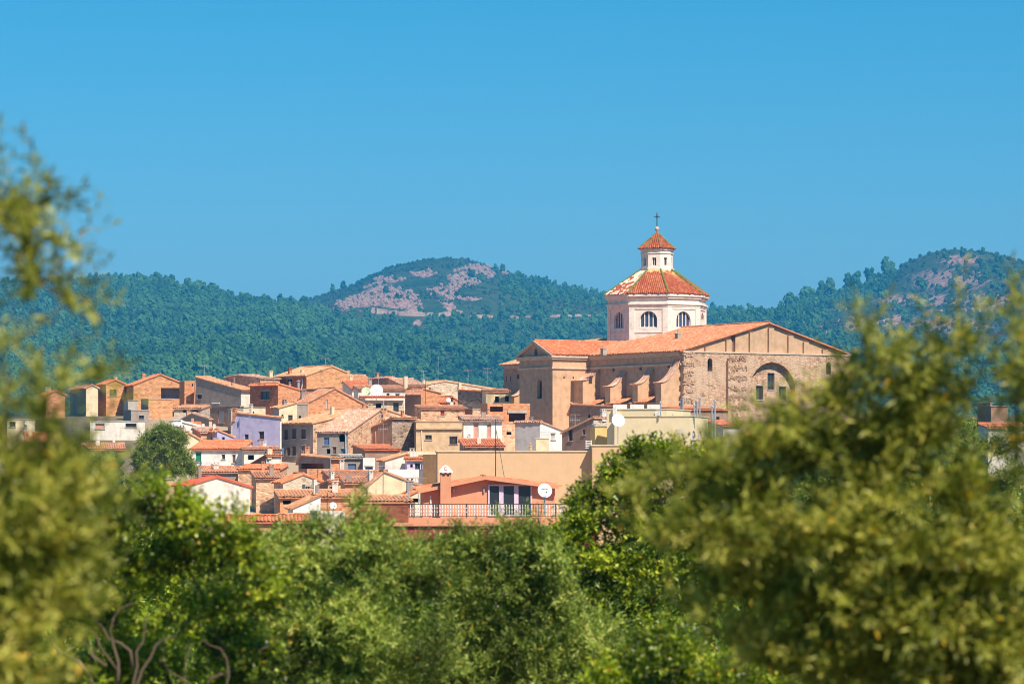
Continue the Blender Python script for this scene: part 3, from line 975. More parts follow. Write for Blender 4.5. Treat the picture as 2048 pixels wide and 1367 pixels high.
def house(name, label, D, th, xc, xb, yt, xa=None, La=None, roof=None, mA=None, mB=None, mT=None, wins=(), cat='house', over=0.3, group='houses of the old town',
          ybase=None, coping=True, rough=0.0, mR=None, wallname='wall'):
    """A block with its front corner at photo column xc and distance D.  Wall B (normal th degrees right of the
    camera direction) runs right to column xb; wall A runs back-left to column xa (or La metres deep)."""
    t = rad(th)
    C = P(xc, yt, D); zb = gz(D) - 1.2
    if ybase is not None: zb = min(P(xc, ybase, D).z, 1e9)
    C.z = zb
    dA = Vector((-math.sin(t), math.cos(t), 0)); dB = Vector((math.cos(t), math.sin(t), 0))
    def solve(S, d, px):
        k = (px - 1024.0) / F
        return (k * S.y - S.x) / (d.x - k * d.y)
    Lb = solve(C, dB, xb)
    if La is None: La = solve(C, dA, xa)
    z_ = lambda y: P(xc, y, D).z - zb
    h = z_(yt)
    root = empty(name, C)
    roof = dict(roof or {'t': 'flat'})
    if roof['t'] == 'flat':
        profA = [(0, h), (La, h)]; profB = [(0, h), (Lb, h)]; profA2, profB2 = profA, profB
    else:
        pos = roof.get('pos', 0.5); hr = z_(roof['yr']); h1 = z_(roof.get('y1', yt))
        if roof['al'] == 'a':
            prof = [(0, h)] + ([(pos * Lb, hr)] if 0 < pos < 1 else []) + [(Lb, h1)]
            if pos <= 0: prof[0] = (0, hr)
            if pos >= 1: prof[-1] = (Lb, hr)
            profB = profB2 = prof; profA = [(0, prof[0][1]), (La, prof[0][1])]; profA2 = [(0, prof[-1][1]), (La, prof[-1][1])]
        else:
            prof = [(0, h)] + ([(pos * La, hr)] if 0 < pos < 1 else []) + [(La, h1)]
            if pos <= 0: prof[0] = (0, hr)
            if pos >= 1: prof[-1] = (La, hr)
            profA = profA2 = prof; profB = [(0, prof[0][1]), (Lb, prof[0][1])]; profB2 = [(0, prof[-1][1]), (Lb, prof[-1][1])]
    faces = {'A': (C, dA, dB), 'B': (C, dB, dA), 'R': (C + dB * Lb, dA, -dB)}
    holes = {'A': [], 'B': [], 'R': []}
    parts = []
    for wn in wins:
        fc, cx, cyy, ww, hh, kind = wn[:6]
        S, d, nin = faces[fc]
        e0 = solve(S, d, cx - ww / 2); e1 = solve(S, d, cx + ww / 2)
        e0, e1 = min(e0, e1), max(e0, e1)
        m = S + d * ((e0 + e1) / 2)
        za = EZ + (HY - (cyy + hh / 2)) * m.y / F - zb; zt = EZ + (HY - (cyy - hh / 2)) * m.y / F - zb
        Lf = La if fc != 'B' else Lb
        e0 = max(0.05, e0); e1 = min(Lf - 0.05, e1)
        if e1 - e0 < 0.05: continue
        arch = kind.endswith('~'); kd = kind.rstrip('~')
        holes[fc].append((e0, e1, za, zt, arch))
        parts.append((fc, e0, e1, za, zt, kd, arch))
    mA = mA or mB; mR = mR or mB
    O0 = Vector((0, 0, 0))
    dep = 0.2
    def mk(nm, mat, O, ex, L, pf, hl, nin):
        mb = MB(); wall(mb, O, ex, L, pf, hl, nin, dep)
        return mb.build(wallname, mat, root)
    mk('A', mA, O0, dA, La, profA, holes['A'], dB)
    mk('B', mB, O0, dB, Lb, profB, holes['B'], dA)
    mk('R', mR, dB * Lb, dA, La, profA2, holes['R'], -dB)
    mk('K', mR, dA * La, dB, Lb, profB2, [], -dA)
    for fc, e0, e1, za, zt, kd, arch in parts:
        S, d, nin = faces[fc]
        window_part(root, Vector((0, 0, 0)), S - C, d, nin, e0, e1, za, zt, kd, dep, arch)
    # roof
    if roof['t'] == 'flat':
        mb = MB()
        mb.face([dB * 0 + Zv * (h - .45), dB * Lb + Zv * (h - .45), dB * Lb + dA * La + Zv * (h - .45), dA * La + Zv * (h - .45)], [(0, 0), (Lb, 0), (Lb, La), (0, La)])
        mb.build('roof', CONC, root)
        if coping:
            mb = MB(); o_ = 0.10; w_ = 0.3
            fr = (O0, dB, dA, Zv)
            mb.box(-o_, Lb + o_, -o_, w_, h, h + .10, fr); mb.box(-o_, Lb + o_, La - w_, La + o_, h, h + .10, fr)
            mb.box(-o_, w_, w_, La - w_, h, h + .10, fr); mb.box(Lb - w_, Lb + o_, w_, La - w_, h, h + .10, fr)
            mb.build('coping', roof.get('cm', CONC), root)
    else:
        mT = mT or T_OLD
        mb = MB()
        g = 0.15
        for (s0, h0), (s1, h1_) in zip(prof[:-1], prof[1:]):
            lo, hi = ((s0, h0), (s1, h1_)) if h0 <= h1_ else ((s1, h1_), (s0, h0))
            sl = (hi[1] - lo[1]) / abs(hi[0] - lo[0])
            sgn = 1 if hi[0] > lo[0] else -1
            es = lo[0] - sgn * over; eh = lo[1] - sl * over
            rs, rh = hi[0], hi[1]
            if roof['al'] == 'a':
                E0, E1 = dB * es + Zv * eh - dA * g, dB * es + Zv * eh + dA * (La + g)
                R0, R1 = dB * rs + Zv * rh - dA * g, dB * rs + Zv * rh + dA * (La + g)
            else:
                E0, E1 = dA * es + Zv * eh - dB * g, dA * es + Zv * eh + dB * (Lb + g)
                R0, R1 = dA * rs + Zv * rh - dB * g, dA * rs + Zv * rh + dB * (Lb + g)
            lift = Zv * 0.11
            roof_plane(mb, E0 + lift, E1 + lift, R0 + lift, R1 + lift)
        mx = max(prof, key=lambda q: q[1])
        if roof['al'] == 'a': ridge_tiles(mb, dB * mx[0] + Zv * (mx[1] + .17) - dA * g, dB * mx[0] + Zv * (mx[1] + .17) + dA * (La + g))
        else: ridge_tiles(mb, dA * mx[0] + Zv * (mx[1] + .17) - dB * g, dA * mx[0] + Zv * (mx[1] + .17) + dB * (Lb + g))
        ro_ = mb.build('roof', mT, root)
        if mT is not PL_WH and mT is not CONC and D > 290:
            for q in range(jit.choice([0, 1, 1, 2])):
                (s0, h0), (s1, h1_) = jit.choice(list(zip(prof[:-1], prof[1:])))
                f_ = jit.uniform(.25, .8); s_ = s0 + (s1 - s0) * f_; hz_ = h0 + (h1_ - h0) * f_
                e_ = jit.uniform(.15, .85)
                p_ = (dB * s_ + dA * (e_ * La) if roof['al'] == 'a' else dA * s_ + dB * (e_ * Lb)) + Zv * hz_
                cb = MB(); w_ = jit.uniform(.16, .3); t_ = jit.uniform(.6, 1.2); fr_ = (p_, dB, dA, Zv)
                cb.box(-w_, w_, -w_ * .8, w_ * .8, -.3, t_, fr_)
                if jit.random() < .6:
                    cb.box(-w_ * 1.25, w_ * 1.25, -w_, w_, t_, t_ + .07, fr_)
                    cb.box(-w_ * .9, -w_ * .5, -w_ * .7, w_ * .7, t_ + .07, t_ + .25, fr_); cb.box(w_ * .5, w_ * .9, -w_ * .7, w_ * .7, t_ + .07, t_ + .25, fr_)
                    cb.box(-w_ * 1.2, w_ * 1.2, -w_ * .95, w_ * .95, t_ + .25, t_ + .32, fr_)
                cb.build('chimney', jit.choice([BR_OR, PL_GR, PL_CR, PL_WST]), ro_)
    tag(root, label, cat, group)
    info = dict(root=root, C=C, dA=dA, dB=dB, La=La, Lb=Lb, zb=zb, h=h, D=D, solve=solve, faces=faces)
    return info

def at_face(hs, fc, px, py, out=0.0):
    """local point on a wall of a house under a photo pixel, 'out' metres proud"""
    S, d, nin = hs['faces'][fc]
    e = hs['solve'](S, d, px); p = S + d * e - nin * out
    p = Vector((p.x, p.y, EZ + (HY - py) * p.y / F))
    return p - hs['C']

def add_pipe(hs, fc, pts, r=0.06, mat=None, name='drainpipe'):
    mb = MB(); mb.tube([at_face(hs, fc, x, y, r + 0.03) for x, y in pts], r, 6)
    return mb.build(name, mat or PIPE_W, hs['root'])

def add_chimney(hs, px, ytop, ybot, wpx, back=2.0, mat=None, cap=True, rnd=False, name='chimney'):
    D = hs['C'].y + back
    p = P(px, ybot, D) - hs['C']; h = (ybot - ytop) * D / F; w_ = wpx * D / F / 2
    mb = MB()
    if rnd:
        mb.tube([p, p + Zv * h], w_, 10)
        if cap:
            mb.lathe([(w_ * 1.05, 0), (w_ * 1.7, .04), (w_ * 1.7, .12), (0.01, .3)], p + Zv * (h + .06), 10)
    else:
        fr = (p, hs['dB'], hs['dA'], Zv)
        mb.box(-w_, w_, -w_, w_, -1.0, h, fr)
        if cap:
            mb.box(-w_ * 1.3, w_ * 1.3, -w_ * 1.3, w_ * 1.3, h, h + .09, fr)
            for sx in (-1, 1):
                for sy in (-1, 1): mb.box(sx * w_ * .8 - .06, sx * w_ * .8 + .06, sy * w_ * .8 - .06, sy * w_ * .8 + .06, h + .09, h + .3, fr)
            mb.box(-w_ * 1.35, w_ * 1.35, -w_ * 1.35, w_ * 1.35, h + .3, h + .38, fr)
    return mb.build(name, mat or BR_OR, hs['root'])

# ------------------------------------------------------------------ the church
UB = Vector((math.sin(rad(32.2)), -math.cos(rad(32.2)), 0))      # facade normal
VA = Vector((-math.cos(rad(32.2)), -math.sin(rad(32.2)), 0))     # nave-side normal
C0 = Vector(((1535 - 1024) * 500 / F, 500, gz(500) - 1.0))
ch = empty('church', C0)
zc = lambda y, D=500: P(0, y, D).z - C0.z
def cp(u, v, z): return UB * u + VA * v + Zv * z
ST_F = rubble('church_facade_stone', (0.48, 0.28, 0.18), (0.60, 0.38, 0.255), (0.50, 0.33, 0.22), 2.3, 0.6, patch=(0.58, 0.395, 0.275))
ST_S = plaster('church_side_render', (0.50, 0.34, 0.23), 0.40, (0.30, 0.2, 0.14))
ST_B = plaster('church_buttress_render', (0.62, 0.38, 0.23), 0.35, (0.34, 0.24, 0.17))
ST_G = plaster('church_gable_render', (0.54, 0.35, 0.22), 0.22, (0.38, 0.27, 0.18))
ST_C = plaster('church_cornice', (0.60, 0.46, 0.35), 0.35, (0.36, 0.27, 0.2))
DR_W = plaster('drum_whitewash', (0.84, 0.72, 0.63), 0.2, (0.52, 0.40, 0.32))
VL, VR, UBK = 15.0, -14.3, -47.0
HE = 22.36 - C0.z      # eave
HR = 26.64 - C0.z      # ridge
UT0, UT1, VT = -23.3, -32.3, 21.5
TRZ = 24.4 - C0.z
# facade (front skin at u=0.6, gable set back at u=0)
def vx_at(px, u=0.6):
    """facade v under a photo column"""
    k = (px - 1024.0) / F
    return ((C0.x + UB.x * u) - k * (C0.y + UB.y * u)) / (k * VA.y - VA.x)
fz = lambda py, v=0.0: EZ + (HY - py) * (C0 + UB * .6 + VA * v).y / F - C0.z
fac = MB()
LF = VL - VR
O = cp(0.6, VL, 0)
av = vx_at(1545); ar = 4.05; az = fz(724)
holes = [(VL - av - ar, VL - av + ar, fz(905), az, True)]
for px, y0, y1, wd in ((1420, 716, 742, .42), (1657, 724, 748, .42)):
    v = vx_at(px); holes.append((VL - v - wd, VL - v + wd, fz(y1, v), fz(y0, v), True))
holes.append((VL - vx_at(1492) - .12, VL - vx_at(1492) + .14, fz(784), fz(781), False))
wall(fac, O, -VA, LF, [(0, HE - .1), (LF, HE - .1)], holes, -UB, 0.9)
facade = fac.build('facade_wall', ST_F, ch)
mb = MB(); mb.box(-.15, LF + .15, -.9, .12, HE - .1, HE + .12, (O, -VA, UB, Zv)); mb.build('facade_ledge', ST_C, ch)
# arch infill wall with its three windows
mb = MB()
i0 = VL - av - ar - .1
hl = []
for px, y0, y1, w_ in ((1542, 745, 778, .62), (1519, 771, 799, .62), (1565, 772, 799, .62)):
    x = VL - vx_at(px, -.3) - i0
    hl.append((x - w_, x + w_, fz(y1), fz(y0), False))
Oi = cp(-0.3, VL - i0, 0)
wall(mb, Oi, -VA, 2 * ar + .2, [(0, az + .1), (2 * ar + .2, az + .1)], hl, -UB, 0.3)
infill = mb.build('arch_infill', ST_F, ch)
for h_ in hl:
    window_part(ch, Vector((0, 0, 0)), Oi, -VA, -UB, h_[0], h_[1], h_[2], h_[3], 'w', 0.3)
for h_ in holes[1:3]:
    mb = MB(); mb.box(h_[0], h_[1], .88, .93, h_[2], h_[3], (O, -VA, -UB, Zv)); mb.build('window', GLASS, ch)
# rough toothing stones where towers were never built
def toothing(px0, px1, y0, y1, n_, seed, proud):
    rr = random.Random(seed); mb = MB()
    v0, v1 = vx_at(px0), vx_at(px1)
    for k in range(n_):
        v = rr.uniform(v1, v0); 
        rowz = rr.choice([0, 1, 2, 3, 4, 5]); z = fz(y0) - (fz(y0) - fz(y1)) * ((rowz + rr.uniform(0.05, .55)) / 6.0)
        a, c, d = rr.uniform(.12, .38), rr.uniform(.07, .2), rr.uniform(.05, .24)
        fr = (cp(.6 + proud, v, z), -VA, UB, Zv)
        mb.box(-a / 2, a / 2, -.1, d, -c / 2, c / 2, fr)
    o = mb.build('toothing_stone', ST_F, ch); o['kind'] = 'stuff'
v0, v1 = vx_at(1452), vx_at(1490)
mb = MB(); mb.box(0, v0 - v1, -.01, .55, 0, HE - 1.2, (cp(.6, v0, 0), -VA, UB, Zv)); mb.build('tower_stub', ST_F, ch)
toothing(1366, 1388, 707, 815, 260, 5, -.06)
toothing(1453, 1489, 712, 830, 380, 6, 0.46)
# gable above the ledge
mb = MB()
gx = lambda px: VL - vx_at(px, 0.0)
gh = [(gx(1466) - .42, gx(1466) + .42, HE + .14, HE + 2.55, False)]
wall(mb, cp(0, VL, 0), -VA, LF, [(0, HE), (VL, HR), (LF, HE)], gh, -UB, 0.5, z0=HE - .1)
mb.build('gable_wall', ST_G, ch)
mb = MB(); mb.box(gh[0][0], gh[0][1], .46, .5, gh[0][2], gh[0][3], (cp(0, VL, 0), -VA, -UB, Zv)); mb.build('shutter', WOOD_M, ch)
for px in (1408, 1450, 1497, 1535, 1574, 1605, 1643):
    x = gx(px); t_ = HE + (HR - HE) * (x / VL if x < VL else (LF - x) / (LF - VL)) - .35
    t2 = HE + (HR - HE) * ((x + .9) / VL if x + .9 < VL else (LF - x - .9) / (LF - VL)) - .35
    mb = MB(); m_ = min(t_, t2)
    mb.box(x, x + .9, -.02, .38, HE + .1, m_, (cp(0, VL, 0), -VA, UB, Zv)); mb.build('pilaster', ST_G, ch)
# nave and choir side walls
def side(u0, u1, v, name, hl=(), mat=ST_S, h=HE):
    mb = MB(); wall(mb, cp(u0, v, 0), -UB, u0 - u1, [(0, h), (u0 - u1, h)], hl, -VA if v > 0 else VA, .5)
    return mb.build(name, mat, ch)
su = lambda px, v=VL: ((C0.x + VA.x * v) - ((px - 1024.0) / F) * (C0.y + VA.y * v)) / (((px - 1024.0) / F) * UB.y - UB.x)   # nave-side u under a photo column
def sz(u, v, py): return EZ + (HY - py) * (C0 + UB * u + VA * v).y / F - C0.z
hl = []
for px, py in ((1227, 738), (1281, 735), (1337, 730)):
    u = su(px); hl.append((.6 - u - .28, .6 - u + .28, sz(u, VL, py + 5), sz(u, VL, py - 4), True))
for px, py in ((1248, 787), (1303, 784)):
    u = su(px); hl.append((.6 - u - .55, .6 - u + .55, sz(u, VL, py + 12), sz(u, VL, py - 9), True))
side(.6, UT0, VL, 'nave_wall', hl)
hl = [(UT1 - su(1036) - .4, UT1 - su(1036) + .4, sz(su(1036), VL, 757), sz(su(1036), VL, 747), True)]
for px in (1013, 1021): hl.append((UT1 - su(px) - .12, UT1 - su(px) + .12, sz(su(px), VL, 762), sz(su(px), VL, 752), False))
side(UT1, UBK, VL, 'choir_wall', hl, h=21.7 - C0.z)
side(.6, UBK, VR, 'nave_wall')
mb = MB(); wall(mb, cp(UBK, VL, 0), -VA, LF, [(0, 21.7 - C0.z), (VL, 25.7 - C0.z), (LF, 21.7 - C0.z)], [], UB); mb.build('choir_wall', ST_S, ch)
# transept
WT = UT0 - UT1
tu = (UT0 + UT1) / 2
su_t = lambda px: su(px, VT)
tw = su_t(1079)
hl = [(UT0 - tw - .62, UT0 - tw + .62, sz(tw, VT, 797), sz(tw, VT, 758), True), (WT / 2 - .42, WT / 2 + .42, sz(tu, VT, 710), sz(tu, VT, 697), True)]
mb = MB(); wall(mb, cp(UT0, VT, 0), -UB, WT, [(0, HE), (WT / 2, TRZ), (WT, HE)], hl, -VA, .55); mb.build('transept_wall', ST_S, ch)
window_part(ch, Vector((0, 0, 0)), cp(UT0, VT, 0), -UB, -VA, hl[0][0], hl[0][1], hl[0][2], hl[0][3], 'w', .55, True)
mb = MB(); mb.box(hl[1][0], hl[1][1], .5, .55, hl[1][2], hl[1][3], (cp(UT0, VT, 0), -UB, -VA, Zv)); mb.build('window', GLASS, ch)
hs_ = [(2.0 + 1.6 * k - .12, 2.0 + 1.6 * k + .12, HE - 3.3, HE - 3.0, False) for k in range(2)]
mb = MB(); wall(mb, cp(UT0, VT, 0), -VA, VT - VL, [(0, HE), (VT - VL, HE)], hs_, -UB, .4); mb.build('transept_wall', ST_B, ch)
mb = MB(); wall(mb, cp(UT1, VT, 0), -VA, VT - VL, [(0, HE), (VT - VL, HE)], [], UB, .4); mb.build('transept_wall', ST_S, ch)
# cornices: stepped bands
def band(O, ex, L, out, z0, z1, d, name='cornice', mat=ST_C, pre=0.0, post=0.0):
    mb = MB(); mb.box(-pre, L + post, -.05, d, z0, z1, (O, ex, out, Zv)); return mb.build(name, mat, ch)
for z0, z1, d in ((HE - .28, HE, .5), (HE - .55, HE - .285, .32), (HE - 1.9, HE - 1.6, .22)):
    band(cp(-.02, VL, 0), -UB, -UT0 - .05, VA, z0, z1, d)
    band(cp(UT0 + .01, VT, 0), -UB, WT, VA, z0, z1, d, pre=d, post=d)
    band(cp(UT0, VT, 0), -VA, VT - VL - d - .05, UB, z0 + .003, z1 + .003, d, pre=0)
band(cp(UT1 - .6, VL, 0), -UB, 13.5, VA, 21.1 - C0.z, 21.6 - C0.z, .4)
# raking cornices of the transept gable
mb = MB()
for sgn in (-1, 1):
    a = cp(tu + sgn * (WT / 2 + .55), VT, HE + .04); c = cp(tu, VT, TRZ + .25)
    d = (c - a); L_ = d.length; d.normalize(); nn = VA.cross(d)
    if nn.z < 0: nn = -nn
    mb.box(0, L_, -.05, .5 - .004 * sgn, -.3, .02, (a, d, VA, nn))
mb.build('gable_cornice', ST_C, ch)
# buttresses with hollow-curved tiled tops
def buttress(px_right, px_front, ytop, ylip, thick, length, v0=VL):
    u1 = su(px_right) - .02
    zt, zl = sz(u1, v0, ytop), sz(u1, v0 + length, ylip)
    N = 10
    prof = [(v0 + length * k / N, zt + (zl - zt) * (1 - (1 - k / N) ** 1.9)) for k in range(N + 1)]
    mb = MB()
    for uu in (u1, u1 - thick):
        for (a, za), (c, zb_) in zip(prof[:-1], prof[1:]):
            mb.face([cp(uu, a, 0), cp(uu, c, 0), cp(uu, c, zb_), cp(uu, a, za)], [(a, 0), (c, 0), (c, zb_), (a, za)])
    mb.face([cp(u1, v0 + length, 0), cp(u1 - thick, v0 + length, 0), cp(u1 - thick, v0 + length, zl), cp(u1, v0 + length, zl)], [(0, 0), (thick, 0), (thick, zl), (0, zl)])
    b_ = mb.build('buttress', ST_B, ch)
    cb = MB()
    ext = prof + [(v0 + length + .45, zl + (prof[-1][1] - prof[-2][1]) * 1.0)]
    for (a, za), (c, zb_) in zip(ext[:-1], ext[1:]):
        for k in range(7):     # tiled cap
            w0 = u1 + .18 - (thick + .36) * k / 7; w1 = u1 + .18 - (thick + .36) * (k + 1) / 7; wm = (w0 + w1) / 2
            for p0, p1, e0, e1 in ((w0, wm, .05, .13), (wm, w1, .13, .05)):
                cb.face([cp(p0, a, za + e0), cp(p1, a, za + e1), cp(p1, c, zb_ + e1), cp(p0, c, zb_ + e0)], [(k + .1, a * 2), (k + .9, a * 2), (k + .9, c * 2), (k + .1, c * 2)])
    cb.face([cp(u1 + .18, ext[-1][0], ext[-1][1] + .05), cp(u1 - thick - .18, ext[-1][0], ext[-1][1] + .05), cp(u1 - thick - .18, ext[-1][0] - .4, ext[-1][1] - .12), cp(u1 + .18, ext[-1][0] - .4, ext[-1][1] - .12)], [(.5, .5)] * 4)
    cb.build('cap_tiles', T_PINK, b_)
buttress(1199, 1167, 736, 761, 2.6, 2.9)
buttress(1252, 1221, 741, 773, 1.35, 2.7)
buttress(1307, 1276, 736, 768, 1.35, 2.7)
buttress(1361, 1325, 718, 765, 1.35, 3.3)
buttress(1058, 1046, 765, 792, 1.2, 2.6)
# chapel lean-to roofs between the buttresses
for px0, px1, y in ((1199, 1240, 803), (1255, 1295, 800), (1310, 1350, 797)):
    u0, u1 = su(px1) , su(px0)
    z = sz(u0, VL + 1.5, y)
    mb = MB(); roof_plane(mb, cp(u0, VL + 2.9, z - .5), cp(u1 - 1.2, VL + 2.9, z - .5), cp(u0, VL, z + .55), cp(u1 - 1.2, VL, z + .55)); mb.build('chapel_roof', T_CH, ch)
    mb = MB(); wall(mb, cp(u0, VL + 2.6, 0), -UB, u0 - u1 + 1.2, [(0, z - .5), (u0 - u1 + 1.2, z - .5)], [], -VA); mb.build('chapel_wall', ST_S, ch)
# roofs
L3 = Zv * .12
mb = MB()
UD = tu + 5.5
roof_plane(mb, cp(.5, VL + .6, HE - .05) + L3, cp(tu, VL + .6, HE - .05) + L3, cp(.5, 0, HR) + L3, cp(tu, 0, HR) + L3, rowlen=1.4)
roof_plane(mb, cp(.5, VR - .6, HE - .05) + L3, cp(tu, VR - .6, HE - .05) + L3, cp(.5, 0, HR) + L3, cp(tu, 0, HR) + L3, rowlen=2.5)
ridge_tiles(mb, cp(.5, 0, HR + .2), cp(UD, 0, HR + .2), .18)
mb.build('nave_roof', T_CH, ch)
mb = MB()
HX = HE + (HR - HE) * .62
for sgn in (1, -1):
    e = tu + sgn * (WT / 2 + .55)
    roof_plane(mb, cp(e, VT + .3, HE) + L3, cp(e, 4, HE) + L3, cp(tu, VT + .3, TRZ + .12) + L3, cp(tu, 4, TRZ + .12) + L3, rowlen=1.4)
ridge_tiles(mb, cp(tu, VT + .3, TRZ + .32), cp(tu, 6, TRZ + .32), .18)
mb.build('transept_roof', T_OR, ch)
mb = MB()
ZK = 25.7 - C0.z
for sgn in (1, -1):
    e = VL + .6 if sgn > 0 else VR - .6
    roof_plane(mb, cp(tu, e, 21.6 - C0.z) + L3, cp(UBK - .4, e, 21.6 - C0.z) + L3, cp(tu, 0, ZK) + L3, cp(UBK - .4, 0, ZK) + L3, rowlen=1.6)
mb.build('choir_roof', T_OCH, ch)
# small roof vents
for px, py in ((1207, 703), (1356, 673)):
    p = P(px, py, 506) - C0
    mb = MB(); fr = (p, UB, VA, Zv)
    mb.box(-.35, .35, -.3, .3, -.5, .35, fr); mb.box(-.42, .42, -.36, .36, .36, .46, fr); mb.tube([p + Zv * .46, p + Zv * 1.0], .1, 6)
    mb.build('roof_vent', CONC, ch)

# drum, dome roof and lantern
DC = Vector((0, 0, 0)) + UB * tu
TC = Vector(DC)
def octa(ap, k):
    """corner k of an octagon whose faces are square to the nave; k=0.. going round"""
    a0 = math.atan2(UB.y, UB.x) + rad(22.5) + rad(45) * k
    R_ = ap / math.cos(rad(22.5))
    return Vector((math.cos(a0) * R_, math.sin(a0) * R_, 0))
AP = 6.9
zd = lambda py, D=517: EZ + (HY - py) * D / F - C0.z
DZ0, DZE = HE - 1.0, zd(588)
drum = None
for k in range(8):
    a, c = octa(AP, k), octa(AP, k + 1)
    ex = (c - a); L_ = ex.length; ex.normalize(); nin = -((a + c) / 2).normalized()
    wz0, wz1 = zd(655), zd(622)
    x = L_ / 2
    mb = MB(); wall(mb, DC + a, ex, L_, [(0, DZE), (L_, DZE)], [(x - 1.28, x + 1.28, wz0, wz1, True)], nin, .45, z0=DZ0)
    w_ = mb.build('drum_wall', DR_W, ch)
    wb = MB(); fr = (DC + a, ex, nin, Zv)
    for q in range(5):
        xx = x - 1.28 + 2.56 * (q + .0) / 4
        hgt = wz0 + (wz1 - 1.28 - wz0) + math.sqrt(max(0, 1.28 ** 2 - (xx - x) ** 2))
        if q in (0, 4): hgt = wz1 - 1.28 + .1
        t_ = .075
        wb.box(max(x - 1.28, xx - t_), min(x + 1.28, xx + t_), .3, .42, wz0, hgt, fr)
    wb.box(x - 1.28, x + 1.28, .29, .41, wz0, wz0 + .12, fr)
    wi = wb.build('window', FR_W, w_)
    pb = MB()
    arc = [(x + 1.28 * math.cos(math.pi * j / 12), wz1 - 1.28 + 1.28 * math.sin(math.pi * j / 12)) for j in range(13)]
    pb.face([fr[0] + ex * px_ + nin * .43 + Zv * pz for px_, pz in [(x - 1.28, wz0), (x + 1.28, wz0)] + arc], [(0, 0)] * 15)
    pb.build('pane', GLASS_B, w_)
    # corner pilasters, frieze and cornices
    for z0, z1, d in ((DZE - .32, DZE, .5), (DZE - .62, DZE - .325, .3), (DZE - 1.55, DZE - 1.3, .34), (DZE - 1.85, DZE - 1.555, .18), (wz0 - .75, wz0 - .62, .10)):
        o_ = d * math.tan(rad(22.5))
        mb = MB(); mb.box(-o_, L_ + o_, -.05, d, z0, z1, (DC + a, ex, -nin, Zv)); mb.build('cornice', DR_W, w_)
    for e0, e1 in ((0, .75), (L_ - .75, L_)):
        mb = MB(); mb.box(e0 - (.12 * math.tan(rad(22.5)) if e0 == 0 else 0), e1 + (.12 * math.tan(rad(22.5)) if e0 else 0), -.05, .12, DZ0, DZE - 1.86, (DC + a, ex, -nin, Zv)); mb.build('pilaster', DR_W, w_)
    mb = MB(); mb.box(.76, L_ - .76, -.05, .10, DZE - 2.2, DZE - 1.86, (DC + a, ex, -nin, Zv)); mb.build('frieze', DR_W, w_)
RZ1 = zd(541, 523)
LA = 2.25
G_HIP = simple('hip_glazed_green', (0.16, 0.20, 0.05), 0.4)
for k in range(8):
    a, c = octa(AP + .55, k), octa(AP + .55, k + 1); r0, r1 = octa(LA + .1, k), octa(LA + .1, k + 1)
    mb = MB(); roof_plane(mb, DC + a + Zv * (DZE + .05), DC + c + Zv * (DZE + .05), DC + r0 + Zv * RZ1, DC + r1 + Zv * RZ1, rowlen=.6)
    mid = ((a + c) / 2)
    wpos = C0 + DC + mid
    facing = math.degrees(math.atan2(mid.x, -mid.y))    # degrees right of the camera direction
    mat = T_DOMEB if -70 < facing < -45 else T_DOMEY if -45 < facing < 60 else T_DOME
    o_ = mb.build('dome_roof', mat, ch)
    at = o_.data.attributes.new('bald', 'FLOAT', 'POINT')
    co = np.zeros(len(o_.data.vertices) * 3, np.float32); o_.data.vertices.foreach_get('co', co); zz = (co.reshape(-1, 3)[:, 2] - DZE) / (RZ1 - DZE)
    at.data.foreach_set('value', (0.46 + 0.1 * (zz > .5) if mat is T_DOMEB else np.clip(0.62 - (1 - zz) * 1.3, 0, .62)).astype(np.float32))
    hb = MB(); ridge_tiles(hb, DC + a + Zv * (DZE + .16), DC + r0 + Zv * (RZ1 + .12), .15); hb.build('hip_tiles', G_HIP, o_)
LZ1 = zd(498, 523)
for k in range(8):
    a, c = octa(LA, k), octa(LA, k + 1)
    ex = (c - a); L_ = ex.length; ex.normalize(); nin = -((a + c) / 2).normalized()
    x = L_ / 2; w0, w1 = zd(532, 523), zd(516, 523)
    mb = MB(); wall(mb, DC + a, ex, L_, [(0, LZ1), (L_, LZ1)], [(x - .3, x + .3, w0, w1, False)], nin, .3, z0=RZ1 - .6)
    w_ = mb.build('lantern_wall', DR_W, ch)
    window_part(w_, Vector((0, 0, 0)), DC + a, ex, nin, x - .3, x + .3, w0, w1, 'W', .3)
    for z0, z1, d in ((LZ1 - .22, LZ1, .22), (LZ1 - .75, LZ1 - .6, .12), (RZ1 - .2, RZ1 + .35, .2)):
        o_ = d * math.tan(rad(22.5)); mb = MB(); mb.box(-o_, L_ + o_, -.05, d, z0, z1, (DC + a, ex, -nin, Zv)); mb.build('cornice', DR_W, w_)
    a, c = octa(LA + .38, k), octa(LA + .38, k + 1)
    ap_ = DC + Zv * zd(463, 523)
    # concave pyramid in two pitches
    m0, m1 = octa(LA * .42, k), octa(LA * .42, k + 1); mzz = LZ1 + (zd(463, 523) - LZ1) * .60
    mb = MB(); roof_plane(mb, DC + a + Zv * (LZ1 + .04), DC + c + Zv * (LZ1 + .04), DC + m0 + Zv * mzz, DC + m1 + Zv * mzz, rowlen=.5)
    roof_plane(mb, DC + m0 + Zv * mzz, DC + m1 + Zv * mzz, ap_ - ex * .06, ap_ + ex * .06, rowlen=.5)
    o_ = mb.build('lantern_roof', T_DOME, ch)
    hb = MB(); ridge_tiles(hb, DC + a + Zv * (LZ1 + .12), DC + m0 + Zv * (mzz + .1), .09); ridge_tiles(hb, DC + m0 + Zv * (mzz + .1), ap_, .08); hb.build('hip_tiles', G_HIP, o_)
pz = zd(463, 523)
mb = MB(); mb.lathe([(.01, -.2), (.22, -.1), (.12, .1), (.3, .25), (.36, .45), (.3, .65), (.1, .78), (.01, .8)], DC + Zv * pz, 12); mb.build('finial', ST_C, ch, smooth=True)
